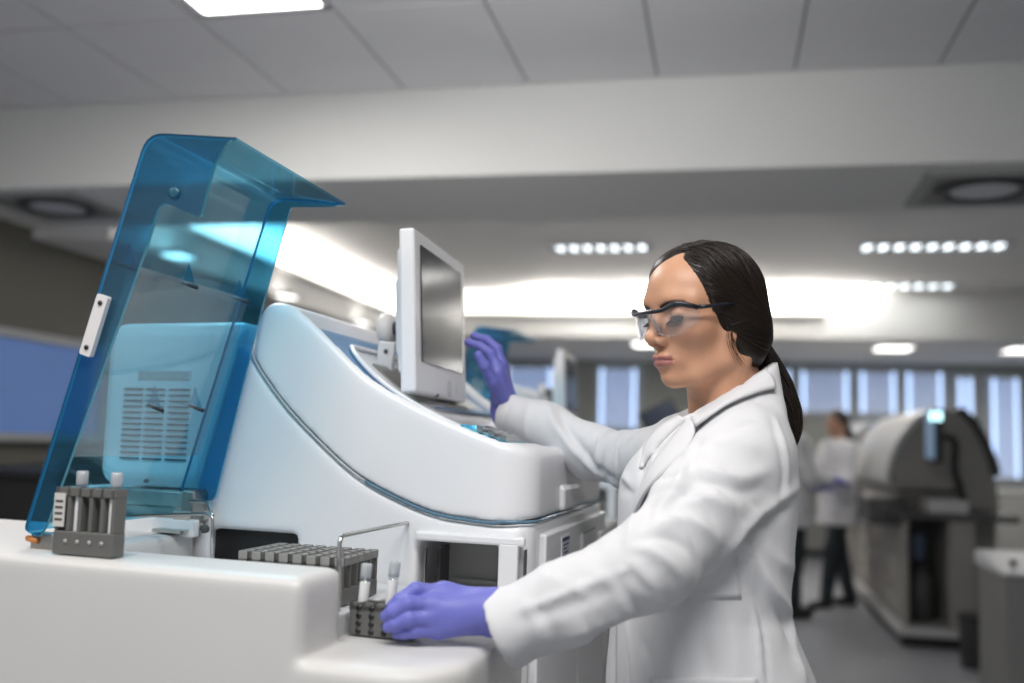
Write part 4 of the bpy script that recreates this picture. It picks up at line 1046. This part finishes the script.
FN = [([KN[0][0], A(490, 353, 1.955), A(480, 346, 1.96), A(468, 342, 1.965)], [.0120, .0102, .0092, .0080]),
      ([KN[1][0], A(497, 349, 1.978), A(487, 340, 1.983), A(474, 336, 1.988)], [.0125, .0105, .0095, .0082]),
      ([KN[2][0], A(498, 353, 2.002), A(489, 344, 2.010), A(479, 340, 2.015)], [.0120, .0100, .0090, .0078]),
      ([KN[3][0], A(500, 361, 2.024), A(493, 353, 2.032), A(486, 349, 2.036)], [.0105, .0088, .0078, .0070])]
TB = ([A(501, 396, 1.95), A(493, 381, 1.915), A(484.5, 366, 1.895), A(478.5, 355, 1.89)], [.0165, .0122, .0105, .0088])
glove('glove', [W0, W1, W2], KN, FN, [(A(500, 395, 1.965), A(497, 374, 1.95), .019, .014)], (-.13, 1.86, 1.28), (.06, 2.09, 1.53), [.0255, .0245, .027], TB)
# trousers hidden by the coat, shoes on the floor
SHOE = mat('shoe_black', (.02, .02, .022), .4)
for sx in (-1, 1):
    def f_shoe(X, Y, Z):
        c = np.array([.35+.03*sx, 1.58+sx*.09, 0]); return smax(smin(s_cap(X, Y, Z, c+[.03, 0, .035], c+[-.13, -.02, .028], .042, .034), s_cap(X, Y, Z, c+[0, 0, .05], c+[.0, 0, .12], .045, .048), .02), -Z+.001, .004)
    V_, Q_ = sdf_mesh(f_shoe, (.10, 1.38, -.005), (.48, 1.80, .17), .006, 2); mesh_obj('shoe', V_, Q_, SHOE, PW)
# ------------------------------------------------------------------ ceiling lights, vents, windows
troffer(-1.09, -.53, -2.14, -.95, 3.0, 'bright panel light in the near tiled ceiling, above the blue hood', 'near ceiling lights', -2, 20)
CELL = emis('louvre_cell_glow', (.86, .95, 1.), 2.6)
for i, (pa, pb, cells, lb) in enumerate([((551, 248), (652, 247), 7, 'row of small lit cells in the raised ceiling, left of the woman\'s head'), ((856, 247), (1010, 246), 9, 'longest row of lit cells, in the raised ceiling on the right'),
                             ((826, 286), (957, 286), 9, 'row of lit cells nearest the cove strip on the right'), ((578, 286), (624, 286), 4, 'faint short row of lit cells just above the cove strip')]):
    a = rmc(atz(*pa, 3.0)); b = rmc(atz(*pb, 3.0))
    troffer(a[0], b[0], a[1]-.15, a[1]+.15, 3.0, lb, 'louvred ceiling lights', cells, 10 if i < 2 else 2, CELL)
FARL = emis('far_lamp_glow', (1., .97, .92), 3.)
for (pa, pb, lb) in (((873, 348), (914, 348), 'bright rectangular light in the far low ceiling above the windows'), ((1003, 350), (1035, 350), 'rectangular light in the far low ceiling at the right edge'), ((631, 344), (658, 344), 'small light in the far low ceiling behind the safety glasses')):
    a = rmc(atz(*pa, 2.49)); b = rmc(atz(*pb, 2.49)); troffer(a[0], b[0], a[1]-.3, a[1]+.3, 2.495, lb, 'far ceiling lights', -1, 14, FARL)
for (pa, lb) in (((286, 296), 'round-cornered downlight in the left soffit beside the hood'), ((361, 323), 'second downlight in the left soffit, behind the monitor mount'), ((178, 255), 'downlight seen through the blue hood')):
    c = rmc(atz(*pa, 2.50)); troffer(c[0]-.11, c[0]+.11, c[1]-.14, c[1]+.14, 2.503, lb, 'left soffit downlights', -1, 0, FARL)
VENTF = mat('vent_frame_grey', (.34, .34, .33), .5, noise=.03)
def vent(px, py, lb):
    c = atz(px, py, 2.56); x, y, z = rmc(c); root = empty('air_vent', Vector(c), lb, 'air vent', 'ceiling air vents')
    m = MB(); h = .30
    rbox(m, x-h, x+h, y-h, y-h+.05, 2.540, 2.562); rbox(m, x-h, x+h, y+h-.05, y+h, 2.540, 2.562); rbox(m, x-h, x-h+.05, y-h+.05, y+h-.05, 2.540, 2.562); rbox(m, x+h-.05, x+h, y-h+.05, y+h-.05, 2.540, 2.562)
    m.build('frame', VENTF, root)
    m = MB(); rbox(m, x-h+.05, x+h-.05, y-h+.05, y+h-.05, 2.553, 2.562); m.build('plate', mat('vent_plate', (.24, .24, .23), .6) if 'vent_plate' not in bpy.data.materials else bpy.data.materials['vent_plate'], root)
    m = MB(); m.lathe([(.20, 0), (.215, -.012), (.19, -.026), (.17, -.016)], rm(x, y, 2.555), (0, 0, 1), 32); m.build('ring', DGREY, root)
    m = MB(); m.lathe([(.165, -.0), (.165, -.014), (.10, -.022), (.0, -.024)], rm(x, y, 2.555), (0, 0, 1), 32); m.build('diffuser_disc', OFFW, root)
vent(58, 205, 'square vent with round diffuser in the bulkhead, left of the hood'); vent(984, 187, 'square vent with round diffuser in the bulkhead at upper right')

DAY = emis('daylight_pane', (.55, .72, 1.), 1.0); DAYB = emis('daylight_bright', (.8, .9, 1.), 2.2)
BLIND = mat('blind_slat', (.62, .66, .74), .6, noise=.04); FRAMEW = mat('window_frame', (.42, .43, .43), .5)
nwin = [0]
def window(org, ax, wid, z0, z1, nrm, blind=1., pane=DAY, slats=26, gapx=.06, fill=.86, bm=None):
    "org: point on the wall, ax: along the wall, nrm: into the room"
    nwin[0] += 1; o = np.array(org, float); A3 = np.array([ax, nrm, ZD]); c = o+np.array(ax)*wid/2
    root = bpy.data.objects.new('window_%d' % nwin[0], None); COL.objects.link(root); root.location = Vector(c+ZD*z0); tag(root, kind='structure')
    def bx(m, x0, x1, y0, y1, a, b): m.box(o+np.array(ax)*(x0+x1)/2+np.array(nrm)*(y0+y1)/2+ZD*(a+b)/2, (x1-x0, y1-y0, b-a), A3)
    m = MB(); bx(m, 0, wid, .01, .02, z0, z1); m.build('pane', pane, root)
    m = MB()
    for a, b in ((0, .05), (wid-.05, wid)): bx(m, a, b, .0, .07, z0, z1)
    bx(m, .05, wid-.05, 0, .07, z0, z0+.05); bx(m, .05, wid-.05, 0, .07, z1-.05, z1); m.build('window_frame', FRAMEW, root)
    m = MB(); n = slats; zb = z1-(z1-z0)*blind; tl_ = .55
    for i in range(n):
        zz = z1-.06-(z1-.06-zb-.05)*i/(n-1); hh = (z1-zb)/n
        m.box(o+np.array(ax)*(wid/2)+np.array(nrm)*.05+ZD*zz, (wid-.1-2*gapx, .003, hh*fill), A3@np.eye(3))
    m.build('blind', bm or BLIND, root)
yw = YF-.001
def farx(px): 
    d = ray(px, 400); P = J0+yw*YD; t = ((P-CAM)@YD)/(d@YD); return rmc(CAM+d*t)
zt = 2.42; zb_ = 1.78
for (a, b) in ((502, 556), (596, 640), (741, 794), (797, 852), (856, 899), (902, 946)):
    x0, x1 = farx(a)[0], farx(b)[0]; window(rm(x0, yw, 0), XD, x1-x0, zb_ if a > 700 else 1.5, zt, -YD, 1., DAY if a > 700 else DAY, 14 if a > 700 else 18, .05, .8)
for (a, b) in ((953, 976), (986, 1022)):
    x0, x1 = farx(a)[0], farx(b)[0]; window(rm(x0, yw, 0), XD, x1-x0, 1.0, 2.36, -YD, 1., DAY, 30, .05, .8)
_w = rm(XL+.002, .45, 0); window(rm(XL+.002, 1.75, 0), -YD, 2.9, 1.22, 1.90, XD, 1., emis('daylight_blue', (.10, .20, .46), .6), 24, .0, .4, mat('blue_grey_blind', (.16, .22, .36), .6, noise=.05))

# low benches under the windows
BTOP = mat('bench_top_white', (.62, .62, .60), .35, noise=.03); BDOOR = mat('bench_door_grey', (.36, .36, .34), .5, noise=.03); BDARK = mat('bench_dark', (.03, .03, .032), .4, noise=.1)
def bench(x0, x1, y0, y1, h, label, ndoor, top=BTOP, door=BDOOR, front='y'):
    root = empty('laboratory_bench', Vector(rm((x0+x1)/2, (y0+y1)/2, 0)), label, 'bench', 'benches along the walls')
    m = MB(); rbox(m, x0, x1, y0, y1, h-.04, h, .006); m.build('worktop', top, root)
    m = MB(); rbox(m, x0+.02, x1-.02, y0+.03, y1-.02, .08, h-.04); m.build('carcass', door, root)
    m = MB(); rbox(m, x0+.04, x1-.04, y0+.07, y1-.04, 0, .08); m.build('plinth', BLACK, root)
    for k in range(ndoor):
        if front == 'y':
            a = x0+.03+(x1-x0-.06)*k/ndoor; b = x0+.03+(x1-x0-.06)*(k+1)/ndoor
            m = MB(); rbox(m, a+.004, b-.004, y0+.012, y0+.03, .10, h-.06, .003); dd = m.build('door', door, root); m = MB(); rbox(m, (a+b)/2-.06, (a+b)/2+.06, y0-.005, y0+.012, h-.12, h-.105, .003); m.build('handle', STEEL, dd)
        else:
            a = y0+.03+(y1-y0-.06)*k/ndoor; b = y0+.03+(y1-y0-.06)*(k+1)/ndoor
            m = MB(); rbox(m, x1-.02, x1-.002, a+.004, b-.004, .10, h-.06, .003); dd = m.build('door', door, root); m = MB(); rbox(m, x1-.002, x1+.012, (a+b)/2-.06, (a+b)/2+.06, h-.12, h-.105, .003); m.build('handle', STEEL, dd)
    return root
bench(-1.4, 5.9, YF-.72, YF-.02, .92, 'long white topped bench under the far windows', 9)
bench(XL+.03, XL+.80, .2, 3.4, 1.08, 'dark bench along the left wall behind the blue hood', 4, BDARK, BDARK, 'x')

# ------------------------------------------------------------------ the next analyser in the row
SH2 = Vector((.40, 2.28, 0))
AN2 = copy_tree(AN); AN2.location = AN.location+SH2; AN2['label'] = 'second white analyser with blue hood, blurred behind the front one'
MON2 = copy_tree(MON); MON2.location = MON.location+SH2; MON2['label'] = 'blurred white monitor on the second analyser, right of the raised hand'

# ------------------------------------------------------------------ grey analyser line on the right
GBODY = mat('grey_beige_body', (.29, .278, .262), .45, noise=.03, scale=6); GLIGHT = mat('pale_cover', (.50, .50, .50), .35, noise=.02); LEDC = emis('screen_cyan_glow', (.55, .95, 1.), 2.2); LEDB = emis('screen_blue_glow', (.10, .16, .24), .6)
Rw = atz(905, 645, 0)
def rr_(x, y, z): return Rw+x*XD+y*YD+z*ZD
def rb(m, x0, x1, y0, y1, z0, z1, r=0.): return m.box(rr_((x0+x1)/2, (y0+y1)/2, (z0+z1)/2), (x1-x0, y1-y0, z1-z0), RAX, r)
def grey_machine(label):
    root = empty('floor_analyser', Vector(Rw), label, 'analyser', 'grey floor standing analysers')
    m = MB(); rb(m, -.03, .50, -.06, 2.5, 0, .07, .01); m.build('plinth', BLACK, root)
    m = MB(); rb(m, -.05, .46, -.08, 2.5, .07, .13, .015); m.build('base_tray', GLIGHT, root)
    m = MB(); rb(m, 0, .72, .50, 2.5, .13, .86, .01); rb(m, .29, .46, -.02, .5, .13, .86, .012); rb(m, .0, .03, .0, .5, .13, .86, .006); m.build('cabinet', GBODY, root)
    for k in range(3):
        for j in range(3):
            m = MB(); rb(m, -.014, .004, .12+.78*k, .86+.78*k, .17+.23*j, .38+.23*j, .005); d = m.build('drawer', GBODY, root)
            m = MB(); rb(m, -.022, -.012, .40+.78*k, .58+.78*k, .335+.23*j, .35+.23*j, .003); m.build('handle', DGREY, d)
    m = MB(); rb(m, .03, .29, .42, .50, .13, .86); m.build('compartment', BLACK, root)
    m = MB(); m.lathe([(.05, 0), (.09, .02), (.09, .30), (.04, .34), (.03, .40)], rr_(.15, .25, .14), (0, 0, 1), 20); m.build('bottle', DGREY, root)
    m = MB(); rb(m, .09, .17, .2, .3, .56, .74, .01); m.build('pump_unit', mat('pump_blue', (.06, .09, .16), .4) if 'pump_blue' not in bpy.data.materials else bpy.data.materials['pump_blue'], root)
    m = MB(); rb(m, -.06, .74, -.05, 2.5, .86, .905, .012); m.build('deck', DGREY, root)
    m = MB(); rb(m, -.22, .04, .1, .75, .80, 1.0, .03); m.lathe([(.05, 0), (.05, .012), (.03, .016)], rr_(-.10, .1, .90), -YD, 20); m.build('sampler_module', DGREY, root)
    m = MB(); rb(m, .16, .42, -.03, .30, .905, 1.0, .01); m.build('paper_tray', GLIGHT, root)
    # upper housing: side profile swept back
    pr = [(.05, .905), (.02, 1.02), (-.02, 1.20), (.04, 1.38), (.18, 1.56), (.32, 1.64), (.46, 1.62), (.60, 1.44), (.70, 1.15), (.72, .905)]
    prs = spline([(p[0], 0, p[1]) for p in pr], 5)
    m = MB(); m.prism([rr_(p[0], .42, p[2]) for p in prs], 2.0*YD, .012); up = m.build('upper_housing', GBODY, root)
    cv = spline([(-.06, 0, 1.10), (-.045, 0, 1.22), (.02, 0, 1.40), (.16, 0, 1.585), (.27, 0, 1.645)], 6)
    m = MB(); m.prism([rr_(p[0], .38, p[2]) for p in cv]+[rr_(p[0]+.03, .38, p[2]-.03) for p in cv[::-1]], 2.06*YD, .004); m.build('front_cover', GLIGHT, up)
    cv = spline([(.48, 0, 1.66), (.58, 0, 1.56), (.68, 0, 1.36), (.73, 0, 1.18)], 6)
    m = MB(); m.prism([rr_(p[0], .37, p[2]) for p in cv]+[rr_(p[0]-.05, .37, p[2]-.02) for p in cv[::-1]], 2.06*YD, .004); m.build('rear_cover', BLACK, up)
    # screen on a bent arm
    m = MB(); m.tube(arc_round([rr_(.42, .1, .90), rr_(.40, .08, 1.05), rr_(.34, .05, 1.2), rr_(.36, .05, 1.42), rr_(.24, .05, 1.46)], .08), .026, 10); arm = m.build('screen_arm', BLACK, root)
    m = MB(); rb(m, .18, .235, -.16, .16, 1.25, 1.62, .012); sc = m.build('screen_housing', BLACK, root)
    m = MB(); rb(m, .174, .1805, -.15, .15, 1.28, 1.60); m.build('screen', LEDB, sc); m = MB(); rb(m, .165, .175, -.165, -.07, 1.54, 1.60, .004); rb(m, .19, .225, -.166, -.155, 1.54, 1.60, .003); m.build('status_light', LEDC, sc)
    m = MB(); rb(m, -.05, .40, .0, .22, 1.04, 1.07, .008); m.build('keyboard_shelf', BLACK, root)
    return root
G1 = grey_machine('grey floor standing analyser with black screen arm, on the right of the aisle')
G2 = copy_tree(G1); G2.location = G1.location+Vector(YD*2.75); 
for ch in list(G2.children_recursive):
    if ch.name.startswith('status_light'): bpy.data.objects.remove(ch)
G2['label'] = 'farther grey analyser behind the first, near the people in white coats'
# control cabinet and bin at the right edge
_q = at(1004, 567, 5.2)
root = empty('control_cabinet', Vector((_q[0]+.25, _q[1]+.3, 0)), 'grey cabinet with knobs on its sloping top at the right edge', 'cabinet')
def cb(m, x0, x1, y0, y1, z0, z1, r=0.): return m.box(np.array([_q[0], _q[1], 0])+((x0+x1)/2)*XD+((y0+y1)/2)*YD+ZD*(z0+z1)/2, (x1-x0, y1-y0, z1-z0), RAX, r)
m = MB(); cb(m, 0, .62, 0, .55, .04, .70, .012); m.build('body', mat('cabinet_grey', (.20, .20, .195), .5, noise=.04), root)
m = MB(); P_ = np.array([_q[0], _q[1], 0]); m.prism([P_+y*YD+z*ZD-.01*XD for y, z in ((-.02, .70), (-.02, .715), (.57, .78), (.57, .70))], .64*XD, .004); tp = m.build('control_panel', OFFW, root)
for k in range(4): m = MB(); m.lathe([(.018, 0), (.018, .02), (.012, .026)], P_+(.09+.11*k)*XD+.18*YD+.737*ZD, (0, -.11, 1), 14); m.build('knob', BLACK, tp)
m = MB(); cb(m, .03, .59, .03, .52, 0, .04); m.build('plinth', BLACK, root)
_q2 = atz(976, 668, 0); root = empty('waste_bin', Vector(_q2), 'small dark waste bin on the floor beside the grey cabinet', 'bin')
m = MB(); m.lathe([(.085, 0), (.10, .30), (.108, .305), (.108, .315), (.095, .315), (.082, .01)], _q2, (0, 0, 1), 24); m.build('bucket', DGREY, root)
m = MB(); m.lathe([(.113, .30), (.115, .31), (.113, .325), (.104, .32)], _q2, (0, 0, 1), 24); m.build('rim', BLACK, root)

# dark screen on the far bench, seen past the shoulder
_m = at(660, 424, 6.0); root = empty('desktop_monitor', Vector(_m), 'dark tilted screen blurred behind the woman\'s far shoulder', 'monitor')
def dm_(a, b, c): return _m+a*XD+b*YD+c*ZD
t_ = math.radians(35); T3 = np.array([XD*math.cos(t_)+ZD*math.sin(t_)*.8, YD, -XD*math.sin(t_)*.8+ZD*math.cos(t_)]); 
m = MB(); m.box(dm_(0, 0, .05), (.24, .05, .15), T3, .01); m.build('housing', BLACK, root); m = MB(); m.box(dm_(.0, -.028, .05), (.21, .004, .12), T3); m.build('screen', mat('dark_blue_screen', (.03, .05, .10), .2), root)
m = MB(); m.tube([dm_(.02, .02, .03), dm_(.02, .02, -.30)], .02, 10); m.lathe([(.1, -.30), (.1, -.29), (.03, -.28)], dm_(.02, .02, 0), (0, 0, 1), 20); m.build('stand', BLACK, root)
_mx, _my, _ = rmc(_m+np.array([0, 0, 0])); bench(_mx-.6, _mx+.5, _my-.35, _my+.35, _m[2]-.30, 'white bench carrying the dark tilted screen', 2)

# ------------------------------------------------------------------ two colleagues far down the aisle
BHAIR = mat('black_hair', (.012, .009, .008), .4); TROU = mat('dark_trousers', (.022, .03, .036), .8, noise=.1); BSK = mat('skin_far', (.42, .23, .15), .5)
def colleague(pos, yaw, label, stride, armz, H=1.66):
    f = np.array([math.cos(yaw), math.sin(yaw), 0]); l = np.array([-f[1], f[0], 0]); pos = np.array(pos); pos[2] = 0
    root = empty('person', Vector(pos), label, 'person')
    B = lambda a, b, c: np.array([a, b, c], float)
    W = lambda V: pos+V[:, :1]*f+V[:, 1:2]*l+V[:, 2:3]*ZD
    s = H/1.68
    def mk(name, fn, lo, hi, h, m, par): V, Q = sdf_mesh(fn, lo, hi, h, 2); return mesh_obj(name, W(V), Q, m, par)
    def f_body(X, Y, Z):
        A = np.abs(Y)
        d = s_ell(X, Y, Z, (.0, 0, 1.575*s), (.090, .070, .100)); d = smin(d, s_ell(X, Y, Z, (.030, 0, 1.515*s), (.058, .050, .065)), .03)
        d = smin(d, s_chain(X, Y, Z, [(.09, 0, 1.565*s), (.112, 0, 1.535*s)], [.008, .011], .01), .01)
        d = smin(d, s_ell(X, A, Z, (-.005, .072, 1.55*s), (.016, .008, .028)), .006); d = smax(d, -s_ell(X, A, Z, (.096, .03, 1.566*s), (.014, .016, .01)), .01)
        d = smin(d, s_cap(X, A, Z, (.082, 0, 1.498*s), (.074, .02, 1.50*s), .008, .005), .004)
        d = smin(d, s_cap(X, Y, Z, (-.01, 0, 1.50*s), (-.02, 0, 1.36*s), .052, .06), .03); d = smin(d, s_ell(X, Y, Z, (-.01, 0, 1.22*s), (.10, .16, .20)), .05); d = smin(d, s_ell(X, Y, Z, (-.01, 0, .92*s), (.10, .15, .14)), .08)
        return d
    body = mk('body', f_body, (-.14, -.22, .74*s), (.16, .22, 1.72*s), .008, BSK, root)
    def f_h(X, Y, Z):
        A = np.abs(Y); d = s_ell(X, Y, Z, (-.012, 0, 1.59*s), (.100, .082, .108)); d = smax(d, X-np.interp(Z/s, [1.45, 1.55, 1.60, 1.66, 1.72], [-.03, .0, .04, .075, .2]), .01)
        return smin(d, s_chain(X, Y, Z, [(-.095, 0, 1.54*s), (-.125, 0, 1.46*s), (-.12, 0, 1.36*s)], [.03, .034, .015], .02), .02)
    mk('hair', f_h, (-.2, -.12, 1.3*s), (.14, .12, 1.72*s), .008, BHAIR, root)
    hands = [B(.30, -.13, armz), B(.30, .10, armz-.05)]
    def f_c(X, Y, Z):
        A = np.interp(Z/s, [.70, .95, 1.10, 1.28, 1.38, 1.44], [.165, .14, .115, .13, .105, .06]); Bb = np.interp(Z/s, [.70, .95, 1.10, 1.28, 1.38, 1.44], [.235, .21, .18, .20, .17, .07])
        r = np.sqrt((X+.01)**2/A**2+Y**2/Bb**2); d = (r-1)*np.minimum(A, Bb)*.95; d = np.maximum(d, np.maximum(Z-1.44*s, .70*s-Z))
        for sg, hh in ((-1, hands[0]), (1, hands[1])):
            el = B(.06, sg*.24, 1.08*s); d = smin(d, s_chain(X, Y, Z, [(-.01, sg*.175, 1.36*s), tuple(el), tuple(el*.25+hh*.75)], [.068, .055, .045], .02), .03)
        return d+.006*np.sin(Z*34+X*22+Y*15)*np.exp(-((Z-1.0)/.3)**2)
    ct = mk('lab_coat', f_c, (-.22, -.33, .68*s), (.34, .33, 1.46*s), .011, COAT, root)
    m = MB(); 
    for sg in (1, -1): m.prism([W(np.array([[.115, sg*.01, 1.10*s], [.105, sg*.05, 1.36*s], [.06, sg*.065, 1.44*s], [.09, sg*.03, 1.40*s]]))[k] for k in range(4)], .012*f)
    m.build('lapel', COAT, ct)
    for hh, sg in zip(hands, (-1, 1)):
        def f_g(X, Y, Z, hh=hh, sg=sg):
            el = B(.06, sg*.24, 1.08*s); d0 = (hh-el)/np.linalg.norm(hh-el); d = s_cap(X, Y, Z, el*.27+hh*.73, hh+d0*.05, .028, .034)
            sd = np.cross(d0, [0, 0, 1]); sd /= np.linalg.norm(sd); dn = np.cross(sd, d0)
            for k in range(4): d = smin(d, s_chain(X, Y, Z, [hh+d0*.06+sd*(-.026+.0175*k), hh+d0*.10+sd*(-.03+.02*k)-dn*.008, hh+d0*(.13-.006*abs(k-1))+sd*(-.03+.02*k)-dn*.03], [.0115, .0095, .008], .006), .006)
            return smin(d, s_chain(X, Y, Z, [hh+d0*.02-sd*.03*sg, hh+d0*.05-sd*.055*sg-dn*.01, hh+d0*.08-sd*.058*sg-dn*.02], [.014, .011, .009], .008), .01)
        mk('glove', f_g, tuple(hh-.17), tuple(hh+.19), .006, GLOVE, root)
    for sg in (-1, 1):
        fx = stride*sg
        mk('trouser_leg', lambda X, Y, Z: s_chain(X, Y, Z, [(-.01, sg*.085, .92*s), (fx*.5+.02, sg*.085, .50*s), (fx, sg*.085, .075)], [.095, .070, .055], .03), (-.45, -.22, .01), (.45, .22, 1.03*s), .012, TROU, root)
        mk('shoe', lambda X, Y, Z: smax(smin(s_cap(X, Y, Z, (fx-.03, sg*.085, .04), (fx+.14, sg*.09, .032), .042, .034), s_cap(X, Y, Z, (fx-.01, sg*.085, .05), (fx, sg*.085, .10), .045, .042), .02), .001-Z, .004), (fx-.12, sg*.085-.08, -.01), (fx+.22, sg*.085+.08, .16), .009, SHOE, root)
    return root
_c1 = atz(838, 607, 0); colleague(_c1, math.radians(195), 'dark haired person in white coat and dark trousers, standing in the far aisle', .17, 1.05)
_c2 = atz(792, 617, 0); colleague(_c2, math.radians(10), 'person in white coat and blue gloves, mostly hidden behind the near woman\'s back', .06, 1.08, 1.70)

# ------------------------------------------------------------------ light
b = MB(); rbox(b, 3.4, 3.6, -8, -1.2, 0, 3.1); struct('light_block_wall', b, FARW)  # out-of-view partition, added to block light and darken the right side
for x0 in (-1.42, .40): area('ceiling_lamp', Vector(rm(x0, -4.4, 2.97)), .54, 1.14, 22, -_a)
def aimed(name, loc, target, sx, sy, power, spread, col=(1, .98, .96)):
    o = area(name, loc, sx, sy, power, 0, col); d = Vector(target)-Vector(loc); o.rotation_euler = d.to_track_quat('-Z', 'Y').to_euler(); o.data.spread = math.radians(spread); return o
aimed('added_key_light', (.22, .2, 2.85), (.1, 1.7, 1.2), .9, .5, 12, 140)  # added key light out of view, belongs to no fixture of the room
aimed('added_ceiling_wash', (.1, 1.5, 2.15), (.0, 3.7, 3.0), .9, .3, 4.6, 85)  # added uplight out of view, brightens near ceiling and bulkhead; no fixture
# cove lamp, lying on the ledge and facing the raised ceiling
aimed('cove_lamp', rm(.7, YC-.16, 2.80), rm(.7, YC-.18, 3.0), 3.6, .1, 46, 170, (1, .95, .88))
_lm = (rm(P1[0]-.55, .95, 2.8)+rm(XB, YC, 2.8))/2+_n*.16; o = aimed('cove_lamp', _lm, _lm+ZD*.2, 4.6, .1, 7, 170, (1, .95, .88)); o.rotation_euler = (0, 0, math.atan2(_d[1], _d[0])+0); o.rotation_euler.x = PI
w = bpy.data.worlds.new('world'); scene.world = w; w.use_nodes = True
w.node_tree.nodes['Background'].inputs[0].default_value = (.90, .95, 1., 1); w.node_tree.nodes['Background'].inputs[1].default_value = .36
scene.view_settings.view_transform = 'Standard'; scene.view_settings.look = 'None'; scene.view_settings.exposure = .40; scene.view_settings.gamma = 1
scene.view_settings.use_curve_mapping = False
